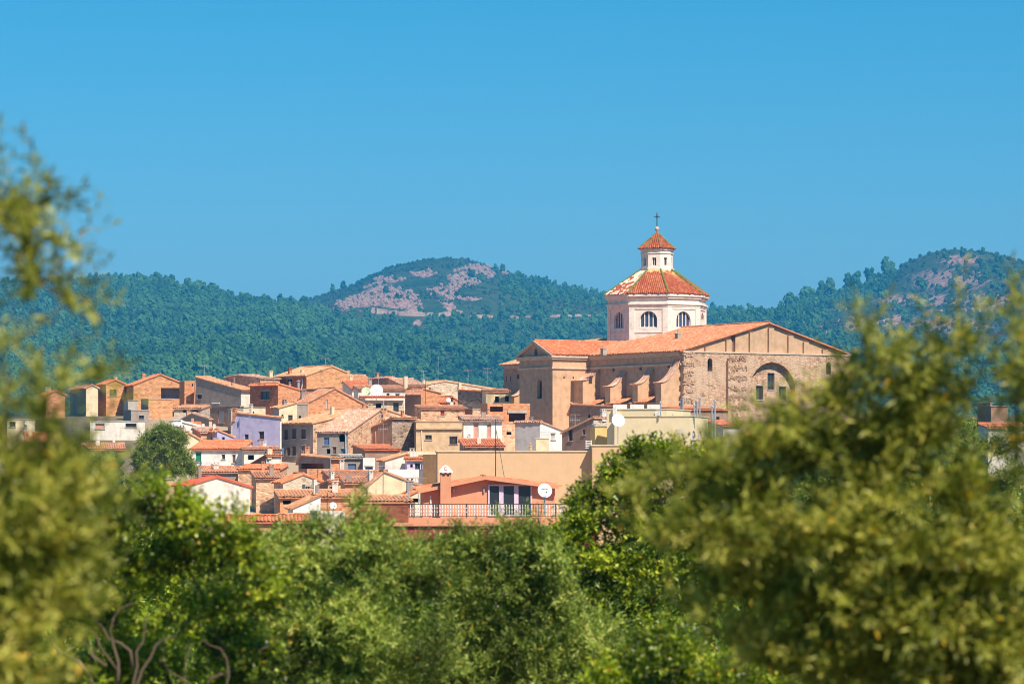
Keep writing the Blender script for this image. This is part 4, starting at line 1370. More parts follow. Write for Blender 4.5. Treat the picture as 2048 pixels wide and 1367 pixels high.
mb = MB(); zz0 = pz + .75; zz1 = zd(425, 523)
fr = (DC, VA * -1, UB, Zv)
mb.box(-.05, .05, -.05, .05, zz0, zz1, fr); zm = zd(433, 523)
mb.box(-.42, .42, -.045, .045, zm - .05, zm + .05, fr)
for dx, dz in ((1, 1), (1, -1), (-1, 1), (-1, -1)):
    p0 = DC + Zv * zm; mb.tube([p0 - VA * (dx * .05), p0 - VA * (dx * .22) + Zv * (dz * .22)], [.05, .015], 4)
for q in ((-.45, 0), (.45, 0), (0, .5)):
    mb.lathe([(.01, -.08), (.08, 0), (.01, .08)], DC - VA * q[0] + Zv * (zm + q[1]), 6)
mb.build('cross', METAL_D, ch)
tag(ch, 'large ochre stone church with white octagonal dome, lantern and tiled roofs above the town', 'church')
# ------------------------------------------------------------------ the town, from the skyline row down to the near houses
G = lambda al, yr, pos=.5, y1=None: dict(t='gable', al=al, yr=yr, pos=pos, **({} if y1 is None else {'y1': y1}))
# --- skyline row
h1 = house('brick_house', 'orange brick house with wide gable and recessed dark terrace, far left on the skyline', 565, 14, 267, 368, 770, xa=249,
           roof=G('a', 749, .53, 768), mB=BR_YE, mA=BR_OR, mT=T_OR, wins=[('B', 344, 786, 44, 21, 'o')])
mb = MB(); mb.box(h1['Lb'] * .50, h1['Lb'] - .1, 1.6, 1.7, 3, h1['h'] - .3, (Vector((0, 0, 0)), h1['dB'], h1['dA'], Zv)); mb.build('terrace_wall', PL_GRL, h1['root'])
add_pipe(h1, 'B', [(362, 773), (366, 777), (367, 800)], .09)
house('brick_house', 'small orange brick house with one window, left of the wide brick gable', 572, 20, 212, 249, 768, La=6, roof=G('a', 760, .5), mB=BR_YE, mT=T_OR, wins=[('B', 226, 785, 14, 14, 'w')])
h1b = house('brick_annex', 'plain orange brick block below the recessed terrace', 552, 25, 297, 345, 798, xa=282, mB=BR_YE, mA=PL_GR)
house('concrete_annex', 'pale concrete block with grey side at foot of the wide brick gable', 549, 25, 256, 276, 801, xa=247, mB=CONC, mA=PL_GRL)
house('utility_house', 'grey walled lower house with small window under the brick block', 540, 20, 262, 298, 820, La=5, mB=PL_GR, wins=[('B', 283, 834, 10, 8, 'w')])
house('brick_house', 'brick house end wall with row of small slits under its top', 556, 12, 369, 414, 761, La=7, mB=BR_OR, coping=False,
      wins=[('B', x, 769, 2.2, 7, 'o') for x in (385, 392, 399, 407)])
house('tiled_house', 'low roof with orange tiles right of the brick wall with slits', 566, 12, 414, 445, 770, La=6, roof=G('a', 760, .1, 769), mB=BR_OR, mT=T_OR)
h3 = house('grey_house', 'long dark grey house with tiny window and wide tiled roof on the skyline', 545, 42, 482, 512, 780, xa=390, roof=G('b', 752, .98, 784), mA=PL_GR, mB=PL_WST, mT=T_OCH, over=.5,
           wins=[('A', 399, 793, 9, 9, 'w')])
p0 = at_face(h3, 'A', 424, 806, .05); p1 = at_face(h3, 'A', 440, 806, .05)
mb = MB(); mb.tube([p0, p1], .09, 6); mb.build('shelf', PIPE_W, h3['root'])
house('tiled_house', 'broad pale tiled roof rising behind the dark grey house', 562, 30, 520, 560, 757, xa=450, roof=G('b', 749, .6, 752), mB=RB_W, mT=T_PINK)
h5 = house('brick_house', 'tall brick house with left wall darkened for shade, gable and drainpipe, highest on the skyline', 560, 34, 613, 694, 751, xa=550, roof=G('a', 732, .62, 744), mA=BR_RED, mB=BR_YE, mT=T_OCH,
           wins=[('A', 578, 763, 12, 13, 'W')])  # shade of the left wall is put into its darker brick
add_pipe(h5, 'A', [(606, 757), (607, 762), (604, 780)], .10)
add_chimney(h5, 580, 739, 752, 6, 6, BR_OR)
h4 = house('brick_house', 'brick house with one framed window in a left wall darkened for shade, below the tall brick house', 536, 40, 556, 614, 769, xa=500, roof=G('a', 768, .02, 784), mA=BR_RED, mB=BR_OR, mT=T_OR,
           wins=[('A', 530, 790, 18, 17, 'b')])  # dark red brick on the left wall stands in for its shade
add_chimney(h4, 597, 764, 790, 5, 3, METAL, rnd=True, name='flue')
house('cream_house', 'small pale yellow house with one tiny window below the framed-window brick house', 518, 10, 487, 531, 815, La=5, mA=PL_GR, mB=PL_CR, wins=[('B', 504, 827, 9, 9, 'w')])
house('grey_shed', 'narrow grey wall between framed-window brick house and lilac house', 515, 10, 462, 487, 818, La=5, mB=CONC)
house('brown_house', 'brown shaded house with pale door under the dark grey house', 528, 40, 480, 488, 812, xa=416, mA=PL_BR, mB=PL_BR, wins=[('A', 442, 833, 12, 24, 's:grey')])
house('tile_shed', 'small shed with sagging tiled roof below the brick block', 520, -8, 348, 402, 818, La=6, roof=G('b', 811, .9, 814), mB=RB_P, mT=T_OLD, wins=[('B', 372, 822, 12, 5, 'o'), ('B', 390, 822, 14, 4, 'o')])
house('rubble_house', 'slope-roofed stone shed with pinkish old tiles beside the brown house', 505, 25, 418, 424, 838, xa=352, roof=G('b', 826, .5, 843), mA=PL_GR, mB=RB_W, mT=T_PINK)
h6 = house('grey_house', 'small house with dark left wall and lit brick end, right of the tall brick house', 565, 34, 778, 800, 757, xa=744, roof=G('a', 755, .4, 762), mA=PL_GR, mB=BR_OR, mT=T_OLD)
house('tiled_house', 'long low tiled roof running right from the tall brick house', 568, 20, 694, 748, 764, La=7, roof=G('b', 750, .7, 757), mB=RB_W, mT=T_OCH)
house('tiled_house', 'bright orange tiled roof behind the two satellite dishes', 545, 15, 704, 750, 779, La=7, roof=G('b', 762, .9, 764), mB=PL_WST, mT=T_OR)
h7 = house('terrace_house', 'cream house with dark eave shadow and two dark windows under the satellite dishes', 525, 10, 728, 808, 800, La=5, mB=RB_P, mA=PL_CR, coping=False,
           wins=[('B', 757, 813, 11, 14, 'o'), ('B', 792, 814, 11, 18, 'w')])
house('cream_house', 'cream upper storey with two small windows right of the white dish', 531, 10, 716, 810, 780, La=5, roof=G('b', 772, .9, 774), mB=PL_WST, mT=T_OLD, wins=[('B', 776, 789, 6, 6, 'w'), ('B', 795, 790, 8, 5, 'w'), ('B', 713, 787, 5, 8, 'w')])
mb = MB(); p = at_face(h7, 'B', 718, 793, 0); q = at_face(h7, 'B', 809, 793, 0)
roof_plane(mb, p - h7['dA'] * .9 - Zv * .15, q - h7['dA'] * .9 - Zv * .15, p + Zv * .1 + h7['dA'] * .3, q + Zv * .1 + h7['dA'] * .3); mb.build('eave_roof', T_OR, h7['root'])
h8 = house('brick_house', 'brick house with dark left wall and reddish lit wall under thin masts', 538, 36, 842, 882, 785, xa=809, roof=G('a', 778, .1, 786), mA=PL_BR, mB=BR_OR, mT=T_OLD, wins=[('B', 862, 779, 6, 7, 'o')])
add_chimney(h8, 811, 752, 786, 9, 4, PL_CR, cap=False, rnd=True)
house('tiled_house', 'pinkish shed roof behind the round chimney', 556, 25, 806, 852, 771, La=6, roof=G('b', 757, .9, 760), mB=RB_W, mT=T_PINK)
h9 = house('rubble_house', 'old stone house with patched rubble gable and long roof falling right', 572, 22, 838, 1012, 772, La=9, roof=G('a', 762, .30, 781), mB=RB_P, mT=T_OCH, wins=[('B', 860, 779, 4, 8, 's:red')])
house('brick_house', 'curved orange tiled outbuilding beside the small white dish', 535, 30, 900, 935, 800, xa=880, roof=G('a', 794, .1, 812), mB=BR_OR, mA=BR_OR, mT=T_OR)
house('ruined_house', 'low reddish wall ruin with dark top below the small white dish', 520, 15, 842, 935, 818, La=4, roof=G('b', 812, .9, 814), mB=RB_W, mT=T_OLD, wins=[('B', 885, 826, 8, 10, 's:red')])
h10 = house('dark_house', 'dark rubble walled house left of the brick frame', 528, 40, 973, 980, 784, xa=916, roof=G('b', 779, .95, 776), mA=RB_D, mB=RB_W, mT=T_OR)
h10b = house('metal_shed', 'shed of cream corrugated metal with two dark windows beside the church', 521, 8, 973, 1022, 784, La=5, roof=G('b', 779, .9, 781), mB=PL_CR, mT=T_OLD, wins=[('B', 994, 798, 8, 12, 'o'), ('B', 1014, 797, 8, 11, 'o')])
mb = MB()
for k in range(22):
    x = 973 + k * 2.2
    if abs(x - 994) < 5 or abs(x - 1014) < 5: continue
    a = at_face(h10b, 'B', x, 804, .06); c = at_face(h10b, 'B', x, 786, .06); mb.tube([a, c], .05, 4)
o_ = mb.build('corrugation', PL_CR, h10b['root']); o_['kind'] = 'stuff'
h11 = house('brick_ruin', 'unfinished brick frame with dark wide opening in front of the church', 500, 12, 975, 1060, 806, La=5, mB=BR_OR, coping=False,
            wins=[('B', 1034, 834, 33, 17, 'o'), ('B', 993, 815, 26, 16, 'o'), ('B', 1020, 855, 14, 14, 'o')])
mb = MB(); a = at_face(h11, 'B', 1015, 822, .08); b_ = at_face(h11, 'B', 1054, 822, .08); fr = (a, h11['dB'], -h11['dA'], Zv); mb.box(0, (b_ - a).length, -.1, .12, -.25, .15, fr); mb.build('lintel', CONC, h11['root'])
house('dark_house', 'dark brick lower house between white house and brick frame', 508, 35, 945, 978, 818, xa=930, mA=BR_RED, mB=RB_W)

# --- middle row
h23 = house('lilac_house', 'lilac plastered house with two small dark windows', 452, 64, 560, 563, 836, xa=465, roof=G('b', 826, .9, 843), mA=PL_LI, mB=PL_WH, mT=T_OCH,
            wins=[('A', 493, 873, 8, 10, 'w'), ('A', 523, 870, 10, 15, 'w')])
add_pipe(h23, 'A', [(478, 841), (479, 850)], .08, SH_BL, 'downpipe')
h24 = house('cream_house', 'narrow cream house with grey left side and two small windows above the lilac house', 468, 34, 558, 594, 816, xa=545, roof=G('a', 806, .95, 806), mA=CONC, mB=PL_CR, mT=T_OCH,
            wins=[('B', 565, 832, 4, 7, 'w'), ('B', 581, 836, 9, 13, 'b')])
house('grey_annex', 'grey wall annex beside the narrow cream house', 474, 25, 594, 616, 808, La=4, mB=PL_GR, wins=[('B', 600, 836, 5, 10, 'o')])
h12 = house('grey_house', 'tall grey brown house with six windows in two rows', 450, 40, 626, 742, 847, xa=562, roof=G('a', 818, .98, 820), mA=PL_GR, mB=RB_W, mT=T_OCH,
            wins=[('A', 572, 869, 8, 20, 's:dark'), ('A', 588, 867, 9, 20, 's:dark'), ('A', 607, 867, 9, 19, 's:dark'),
                  ('A', 577, 902, 7, 16, 's:dark'), ('A', 588, 901, 8, 18, 's:dark'), ('A', 607, 902, 8, 22, 's:dark')])
add_pipe(h12, 'A', [(567, 895), (567, 912)], .5, SH_BL, 'blue_panel')
h12b = house('brick_house', 'long brick wall under a tiled roof behind the tall grey house', 492, 24, 616, 735, 806, La=6, roof=G('a', 777, .45, 812), mB=BR_OR, mT=T_OLD,
             wins=[('B', 654, 808, 3, 18, 's:grey')])
house('stone_barn', 'old barn with dark triangular gable and grey plaster left slope', 505, 30, 656, 700, 796, xa=600, roof=G('a', 779, .15, 792), mA=PL_GR, mB=RB_D, mT=T_OLD)
h13 = house('grey_house', 'grey plastered house with arched opening and blue drainpipe under a pale pink roof', 436, -18, 634, 696, 865, La=12, roof=G('b', 818, .95, 822), mA=PL_GR, mB=PL_GR, mR=RB_W, mT=T_PINK,
            wins=[('B', 653, 882, 11, 15, 's:blue'), ('B', 684, 875, 12, 16, 'o~'), ('B', 657, 902, 8, 10, 'o'), ('B', 669, 900, 7, 14, 's:dark'), ('B', 686, 903, 8, 12, 's:blue')])
add_pipe(h13, 'B', [(692, 866), (692, 890), (693, 912)], .08, SH_CY)
house('rubble_house', 'narrow lit stone wall right of the blue drainpipe', 440, 20, 696, 722, 862, La=6, roof=G('a', 856, .9, 856), mB=RB_W, mT=T_PINK, wins=[('B', 706, 892, 7, 14, 'w')])
h14 = house('brown_house', 'dark brown house with half gable rising to the right and rubble side', 440, 45, 784, 832, 838, xa=716, roof=G('b', 838, .02, 868), mA=PL_BR, mB=RB_D, mT=T_OLD)
add_pipe(h14, 'A', [(752, 862), (753, 891)], .05, SH_PK, 'cable_duct')
h14b = house('tiled_house', 'ochre tiled roof with thin masts above the dark brown house', 475, 30, 770, 842, 830, xa=728, roof=G('a', 820, .05, 842), mA=RB_W, mB=RB_W, mT=T_OCH)
for px, yt_, yb_ in ((721, 840, 858), (737, 832, 858)): add_chimney(h14b, px, yt_, yb_, 3, -8, METAL_D, cap=False, rnd=True, name='flue')
add_chimney(h14b, 767, 800, 836, 3, 0, METAL, cap=False, rnd=True, name='flue')
h15 = house('beige_house', 'flat roofed beige house with barred window, centre of the town', 436, 4, 832, 925, 843, La=7, mB=PL_BE2, mA=RB_D, roof=dict(t='flat', cm=PL_BE2),
            wins=[('B', 857, 874, 13, 9, 'w'), ('B', 907, 880, 15, 15, 'wg')])
mb = MB(); a = at_face(h15, 'B', 832, 856, 0); b_ = at_face(h15, 'B', 925, 856, 0); mb.box(0, (b_ - a).length, -.05, .28, -.12, .1, (a, h15['dB'], -h15['dA'], Zv)); mb.build('string_course', PL_BE2, h15['root'])
add_pipe(h15, 'B', [(843, 860), (844, 898)], .06)
h16 = house('white_house', 'small white house with two pink shuttered doors', 441, 6, 927, 1004, 842, La=6, roof=G('b', 832, .95, 834), mB=PL_WH, mT=T_PINK, over=.4,
            wins=[('B', 952, 862, 10, 28, 's:pink'), ('B', 978, 863, 9, 28, 's:pink')])
house('tile_shed', 'lean-to with orange tiles below the small white house', 425, 6, 928, 1008, 894, La=6, roof=G('b', 880, .95, 882), mB=RB_D, mT=T_OR)
house('rubble_house', 'stone and brick wall sliver between the white house and grey white block', 448, 20, 1004, 1030, 848, La=4, mB=RB_W, mA=RB_W, coping=False, wins=[('B', 1018, 866, 10, 6, 'o')])
h17 = house('white_block', 'white rendered block with left wall greyed for shade below the church', 428, 58, 1080, 1128, 846, xa=1030, roof=G('a', 845, .04, 862), mA=PL_GRL, mB=PL_WH, mT=T_PINK, wins=[('B', 1106, 873, 9, 12, 's:grey')], over=.15)  # grey of the left wall stands in for dimmer light on white render
h18 = house('brown_house', 'small brown shaded house with half gable and one tall window below the church', 418, 46, 1187, 1214, 837, xa=1124, roof=G('b', 837, .02, 866), mA=PL_BR, mB=RB_P, mT=T_OLD, over=.2,
            wins=[('A', 1141, 869, 8, 24, 'w'), ('A', 1168, 864, 5, 10, 's:dark')])
house('yellow_wall', 'bright yellow rendered wall with white flue beside the small brown house', 412, 10, 1190, 1216, 853, La=3, mB=plaster('plaster_bright_yellow', (0.74, 0.52, 0.2), .08))
house('brown_house', 'reddish brown shaded building at the foot of the church buttresses', 470, 40, 1240, 1250, 815, xa=1138, roof=G('b', 808, .95, 822), mA=PL_BR, mB=RB_W, mT=T_OLD, wins=[('A', 1178, 832, 4, 6, 'o')])
house('brown_annex', 'dark brown low annex under the church facade', 470, 25, 1375, 1456, 820, La=8, roof=G('b', 814, .95, 816), mB=PL_BR, mA=PL_BR, mT=T_OR, wins=[('B', 1434, 838, 10, 10, 'w')])
house('shed', 'low shed with orange roof and lilac grey panel right of the yellow house', 440, 20, 1446, 1480, 852, La=6, roof=G('b', 843, .9, 845), mB=PL_GRL, mT=T_OR)
h19 = house('yellow_house', 'large flat roofed pale yellow house with flues in front of the church', 402, 72, 1333, 1381, 818, xa=1214, mA=PL_YE, mB=PL_YE, roof=dict(t='flat', cm=PL_YE))
h19b = house('yellow_annex', 'lower step of the pale yellow house with lilac oval windows', 400, 72, 1380, 1416, 832, La=9, mA=PL_YE, mB=PL_YE, roof=dict(t='flat', cm=PL_YE),
             wins=[('B', x, 870, 8, 18, 's:lilac~') for x in (1387.5, 1400, 1411)])

# --- lower row
h22 = house('white_house', 'long white house with green shutter and orange tiled roof beside the pine', 430, -6, 382, 484, 899, La=6.5, roof=G('b', 883, .95, 886), mB=PL_WH, mR=PL_WH, mT=T_OR, over=.35,
            wins=[('B', 397, 914, 11, 18, 's:green'), ('B', 447, 913, 6, 9, 'w'), ('B', 468, 917, 6, 16, 's:dark')])
add_pipe(h22, 'B', [(402, 922), (402, 936)], .08, SH_BL)
house('shed', 'low house with red roof edge and white awning left of the lilac house', 462, 10, 346, 406, 858, La=5, roof=G('b', 846, .9, 848), mB=PL_BR, mT=T_OR, wins=[('B', 394, 866, 6, 8, 'o')])
hw = house('shed', 'white corrugated lean-to roof sloping right below the stone shed', 456, 25, 362, 420, 846, La=4, roof=G('a', 844, .02, 858), mB=PL_WST, mT=PL_WH)
house('cream_house', 'tiny cream gable behind the pine tree', 446, 12, 356, 398, 882, La=5, roof=G('a', 866, .5, 878), mB=PL_CR, mT=T_OCH, wins=[('B', 373, 872, 4, 5, 'o~')])
house('tiled_house', 'small house with broken white tiled roof above the long white house', 448, 18, 402, 440, 866, La=5, roof=G('b', 856, .9, 858), mB=RB_W, mT=T_PINK, wins=[('B', 428, 878, 12, 10, 's:red')])
house('lilac_house', 'tiny lilac gable with one dark door left of the big lilac house', 445, 16, 434, 466, 862, La=5, roof=G('a', 861, .05, 874), mB=PL_LI, mT=T_OR, wins=[('B', 447, 879, 5, 11, 'o')])
house('patio_house', 'clutter of low plank and stucco walls below the lilac house', 425, 8, 488, 562, 902, La=6, roof=G('b', 896, .9, 898), mB=PL_WST, mT=T_OLD, wins=[('B', 534, 906, 8, 14, 'w'), ('B', 502, 914, 12, 10, 'o')])
house('shed', 'grey gabled shed with pale blue door in the lower town', 405, 30, 532, 562, 912, xa=504, roof=G('b', 912, .05, 928), mA=PL_BR, mB=PL_WST, mT=T_OLD, wins=[('B', 535, 919, 7, 13, 's:cyan')])
house('rubble_house', 'long low rubble house with orange roof and blue door', 398, -4, 476, 560, 940, La=6, roof=G('b', 932, .95, 934), mB=RB_W, mT=T_OR, wins=[('B', 539, 943, 9, 22, 's:blue')])
house('rubble_house', 'tiled roof house with dark blue shaded wall behind the white gable', 402, 0, 390, 478, 946, La=6, roof=G('b', 936, .95, 938), mB=PL_GR, mT=T_OLD)
h25 = house('brick_house', 'brick house with tiled roof over a dark open loggia', 400, 34, 661, 684, 918, xa=597, roof=G('b', 912, .9, 923), mA=PL_GR, mB=BR_OR, mT=T_OCH, over=.45,
            wins=[('A', 624, 933, 46, 14, 'o')])
house('brick_wall_house', 'orange brick parapet house in front of the open loggia', 392, 20, 614, 662, 937, La=3, mB=BR_OR, coping=False)
h25b = house('grey_house', 'grey low house with wide dark window next to the open loggia', 404, 6, 684, 727, 917, La=6, roof=G('b', 912, .9, 914), mB=PL_GR, mT=CONC, wins=[('B', 704, 934, 16, 14, 's:blue')])
house('white_house', 'small white wall with dark doorway right of the grey low house', 402, 4, 726, 750, 915, La=5, mB=PL_WH, coping=False, wins=[('B', 738, 940, 15, 14, 's:blue')])
house('tile_shed', 'dark shed with bright orange roof above the white house', 425, 20, 730, 800, 900, La=5, roof=G('b', 892, .9, 893), mB=PL_BR, mT=T_OR)
h26 = house('white_house', 'stained white house with red window and tiled roof', 392, 10, 770, 850, 921, La=5, roof=G('a', 908, .55, 926), mB=PL_WST, mT=T_OCH, wins=[('B', 796, 945, 8, 10, 's:red')])
house('white_house', 'low white house front with lilac loggia beside the beige wall', 386, 8, 776, 848, 938, La=3, mB=PL_WH, coping=False)
house('loggia_house', 'lilac loggia with two openings over the white wall', 388, 6, 814, 846, 921, La=3, mB=FR_LI, roof=G('b', 917, .9, 918), mT=T_OR, wins=[('B', 823, 931, 5, 6, 'o'), ('B', 835, 932, 10, 12, 'w'), ('B', 844, 934, 3, 12, 'o')])
house('brick_house', 'orange rendered gable end touching the long beige wall', 384, 40, 872, 880, 908, xa=846, mA=PL_OC, mB=PL_OC, coping=False)
house('shed', 'row of small sheds with dark gaps under the beige house', 415, 4, 800, 876, 902, La=4, mB=PL_CR, coping=False, wins=[('B', 812, 907, 12, 8, 'o'), ('B', 840, 908, 12, 12, 'o'), ('B', 862, 907, 6, 12, 'o')])
house('rubble_house', 'pale stone gable house with reddish roof in the lower town', 380, 20, 566, 640, 965, xa=548, roof=G('a', 949, .55, 962), mB=RB_P, mA=RB_P, mT=T_OR, wins=[('B', 590, 985, 28, 5, 's:grey')])
house('rubble_house', 'rubble stone house with small tiled porch left of the pale stone gable', 385, 10, 512, 566, 958, La=5, roof=G('b', 946, .9, 948), mB=RB_W, mT=T_OLD)
house('tiled_house', 'house with broad old orange roof in the middle of the lower town', 384, 10, 660, 790, 956, La=7, roof=G('b', 944, .9, 946), mB=PL_PK, mT=T_OLD)
h26b = house('beige_house', 'brown half-gable house with barred black window', 362, 40, 656, 690, 964, xa=612, roof=G('b', 964, .04, 986), mA=PL_BR, mB=PL_BE2, mT=T_OLD, wins=[('B', 663, 983, 8, 22, 'W')])
house('dormer_house', 'small dormer with white framed window on an old roof', 368, 25, 610, 624, 968, xa=604, mA=PL_GRL, mB=PL_BR, wins=[('B', 616, 976, 9, 8, 'W')], coping=False)
h26c = house('cream_house', 'large cream stucco gable with rain streaks above the pink house', 350, 14, 735, 846, 972, xa=728, roof=G('a', 944, .30, 974), mB=PL_CR, mA=PL_CR, mT=T_OLD, wins=[('B', 752, 987, 1.2, 16, 'o'), ('B', 747, 987, .8, 12, 'o')])
house('pink_shed', 'low pink rendered wall with tiled top behind the olive tuft', 356, 8, 690, 736, 968, La=5, roof=G('b', 958, .9, 960), mB=PL_PK, mT=T_OLD)
house('tile_shed', 'small tiled porch with pale wall left of the pink house', 300, 12, 812, 846, 994, La=4, roof=G('a', 978, .95, 978), mB=PL_CR, mT=T_OR, over=.5, wins=[('B', 828, 1000, 22, 8, 'o')])
house('tile_shed', 'low ochre tiled roof over the red brick terrace wall', 290, 6, 730, 826, 1006, La=6, roof=G('b', 996, .95, 998), mB=BR_RED, mT=T_OCH)
h27 = house('white_house', 'white gabled house with bright red roof and dish in the foreground trees', 345, 24, 376, 500, 972, xa=349, roof=G('a', 955, .46, 975), mB=PL_WST, mA=PL_GR, mT=tilem('tile_red', [(0.55, 0.10, 0.05), (0.6, 0.14, 0.07), (0.5, 0.09, 0.05)], dirt_amt=.12, lich_amt=.05))
house('beige_house', 'small beige house with flat roof left of the white gabled house', 350, 8, 318, 349, 958, La=5, mB=PL_BE2)
h28 = house('white_shed', 'white wedge shaped gable with ochre tiles above the stained wall', 308, 8, 586, 641, 1016, La=6, roof=G('a', 992, .99, 992), mB=PL_WH, mT=T_OCH)
house('tiled_house', 'orange tile roof house behind the white wedge gable', 325, 8, 560, 700, 996, La=6, roof=G('b', 984, .9, 986), mB=BR_OR, mT=T_OCH, wins=[('B', 574, 1004, 16, 8, 'o')])
h28b = house('white_house', 'stained white wall of a low house with grey side beside the brick terrace', 275, 20, 634, 690, 1021, xa=620, mB=PL_WST, mA=PL_GRL, coping=False)
house('red_house', 'oxblood red wall sliver left of the stained white wall', 280, 4, 560, 622, 1046, La=5, mB=PL_RD, roof=G('b', 1034, .9, 1034), mT=T_OR)
house('orange_house', 'orange house glimpsed low behind the olive leaves', 285, 4, 440, 560, 1046, La=5, mB=PL_OC, roof=G('b', 1036, .9, 1036), mT=T_OR)
# --- glimpsed through the branches on the left and at the right edge
house('brick_house', 'ochre house seen through the left branches on the skyline', 570, 20, 172, 196, 776, xa=140, mA=PL_GR, mB=PL_CR, roof=G('a', 770, .5))
house('brick_house', 'brown brick house seen through the left branches below the skyline', 555, 20, 92, 130, 790, La=6, mB=BR_OR, roof=G('a', 782, .5), mT=T_OR)
house('white_house', 'cream and grey flats half hidden at far left', 480, 12, 14, 70, 838, La=6, mB=PL_CR, wins=[('B', 50, 848, 6, 12, 'W'), ('B', 25, 848, 12, 10, 'w')])
house('white_house', 'low white terrace wall under the concrete block at left', 500, 6, 180, 290, 842, La=5, mB=PL_WST, wins=[('B', 200, 852, 18, 10, 's:pink'), ('B', 262, 850, 22, 8, 'w')])
house('tiled_house', 'red roofed house behind the left branches', 455, 10, 52, 108, 884, La=6, roof=G('b', 866, .9, 868), mB=PL_OC, mT=T_OR, wins=[('B', 92, 908, 9, 8, 'w')])
house('ochre_house', 'ochre block beside the red roofed house at left', 450, 10, 106, 140, 895, La=5, mB=PL_OC)
house('white_house', 'white house cut by the left picture edge', 420, 6, -60, 10, 906, La=6, mB=PL_WH)
house('grey_house', 'pale grey house between the left branches and the pine', 470, 8, 130, 250, 900, La=6, mB=PL_BE2, roof=G('b', 888, .9, 890), mT=T_OLD)
house('brick_house', 'brick house with dark grey end and blue plinth at right picture edge', 430, 36, 1980, 1985, 806, xa=1955, mA=BR_OR, mB=BR_OR)
hr = house('grey_house', 'dark grey shaded wall with blue base at right picture edge', 425, 10, 1982, 2016, 812, La=4, mB=PL_BR, wins=[('B', 1999, 852, 30, 6, 's:blue')])
house('tile_shed', 'low tiled porch roof at right picture edge', 418, 6, 1976, 2060, 856, La=5, roof=G('b', 848, .9, 850), mB=PL_WST, mT=T_OR)

# --- the long beige wall building
h20 = house('beige_building', 'long plain beige building with thin coping behind the pink house', 325, 2, 875, 1184, 903, La=9, mB=PL_BE, mA=PL_BR, roof=dict(t='flat', cm=PL_CR))
house('beige_building', 'taller beige end block with coping right of the long beige building', 324, 2, 1184.5, 1260, 891, La=9, mB=PL_BE, roof=dict(t='flat', cm=PL_CR))
# rooftop louvre stack and box on it
def roof_box(hs, px0, px1, y0, y1, back, mat, name, louv=False):
    D = hs['C'].y + back
    p = P(px0, y1, D) - hs['C']; w_ = (px1 - px0) * D / F; h_ = (y1 - y0) * D / F
    mb = MB(); fr = (p, Vector((1, 0, 0)), Vector((0, 1, 0)), Zv)
    if louv:
        n_ = 5
        mb.box(.03, .09, .03, .09, 0, h_, fr); mb.box(w_ - .09, w_ - .03, .03, .09, 0, h_, fr)
        for k in range(n_): mb.box(0, w_, 0, w_, h_ * (k + .3) / n_, h_ * (k + .75) / n_, fr)
    else:
        mb.box(0, w_, 0, w_ * .8, -.6, h_, fr); mb.box(-.05, w_ + .05, -.05, w_ * .8 + .05, h_, h_ + .07, fr)
    return mb.build(name, mat, hs['root'])
roof_box(h20, 1072, 1098, 877, 903, .8, PL_CR, 'roof_box')
roof_box(h20, 1081, 1099, 861, 877, 1.0, FR_W, 'louvre', True)
roof_box(h20, 1171, 1184, 880, 897, 1.0, FR_W, 'louvre', True)
p = P(1061, 903, 325.6) - h20['C']
mb = MB(); mb.lathe([(.14, 0), (.16, .2), (.10, .38), (.13, .5), (.05, .6), (.09, .75), (.02, .9)], p, 8); mb.build('finial_urn', PL_OC, h20['root'])
# flues of the yellow house
for px, yt_, yb_, w_, bk in ((1321, 808, 832, 3, -1.3), (1366, 797, 818, 3.4, 1), (1362, 803, 818, 3, 1.4)):
    add_chimney(h19, px, yt_, yb_, w_, bk, METAL, rnd=True, name='flue')
for px, yt_, yb_, w_ in ((1389, 813, 834, 3.2), (1394, 806, 834, 3.2), (1399.5, 799, 834, 3.6)):
    add_chimney(h19b, px, yt_, yb_, w_, 1.0, METAL, rnd=True, name='flue')
for px, yt_, yb_, w_ in ((1424, 816, 885, 3.6), (1430, 805, 885, 4.0)):
    add_chimney(h19b, px, yt_, yb_, w_, -3.0, METAL, rnd=True, name='flue')
for px, y0, y1, w_ in ((1316.5, 822, 884, 8),):
    a = at_face(h19, 'A', px, y0, .3); c = at_face(h19, 'A', px, y1, .3)
    mb = MB(); mb.box(-.25, .25, -.25, .25, c.z, a.z, (Vector((a.x, a.y, 0)), h19['dA'], h19['dB'], Zv)); mb.build('duct', FR_W, h19['root'])
for px, y0, y1 in ((1231, 815, 830), (1231, 870, 890)):
    a = at_face(h19, 'A', px, y0, .25); c = at_face(h19, 'A', px, y1, .25)
    mb = MB(); mb.box(-.2, .2, -.2, .2, c.z, a.z, (Vector((a.x, a.y, 0)), h19['dA'], h19['dB'], Zv)); mb.build('duct', FR_W, h19['root'])
mb = MB(); a = at_face(h19, 'A', 1280, 873, .3)
mb.tube([a, a + Zv * 1.4], .28, 8)
for k, (dx, dz) in enumerate(((-.25, 1.3), (0.0, 1.7), (.2, 2.1))): mb.lathe([(.05, 0), (.22, .12), (.22, .25), (.05, .32)], a + Vector((dx, 0, dz)), 8)
mb.build('extractor', METAL, h19['root'])
mb = MB(); a = at_face(h19, 'A', 1192, 876, .3)
for k in range(3):
    p = P(1240 + k * 34, 818, 409) - h19['C']
    m2 = MB(); m2.box(-.8, .8, -.4, .4, 0, .55, (p, Vector((1, 0, 0)), Vector((0, 1, 0)), Zv)); m2.tube([p + Vector((-.3, -.41, .28)), p + Vector((-.3, -.44, .28))], .22, 10)
    m2.build('air_unit', FR_W, h19['root'])
roof_box(h19b, 1354, 1370, 858, 868, -1.5, FR_W, 'louvre', True)
add_chimney(h18, 1188, 851, 889, 6, -1.5, METAL, rnd=True, name='flue')

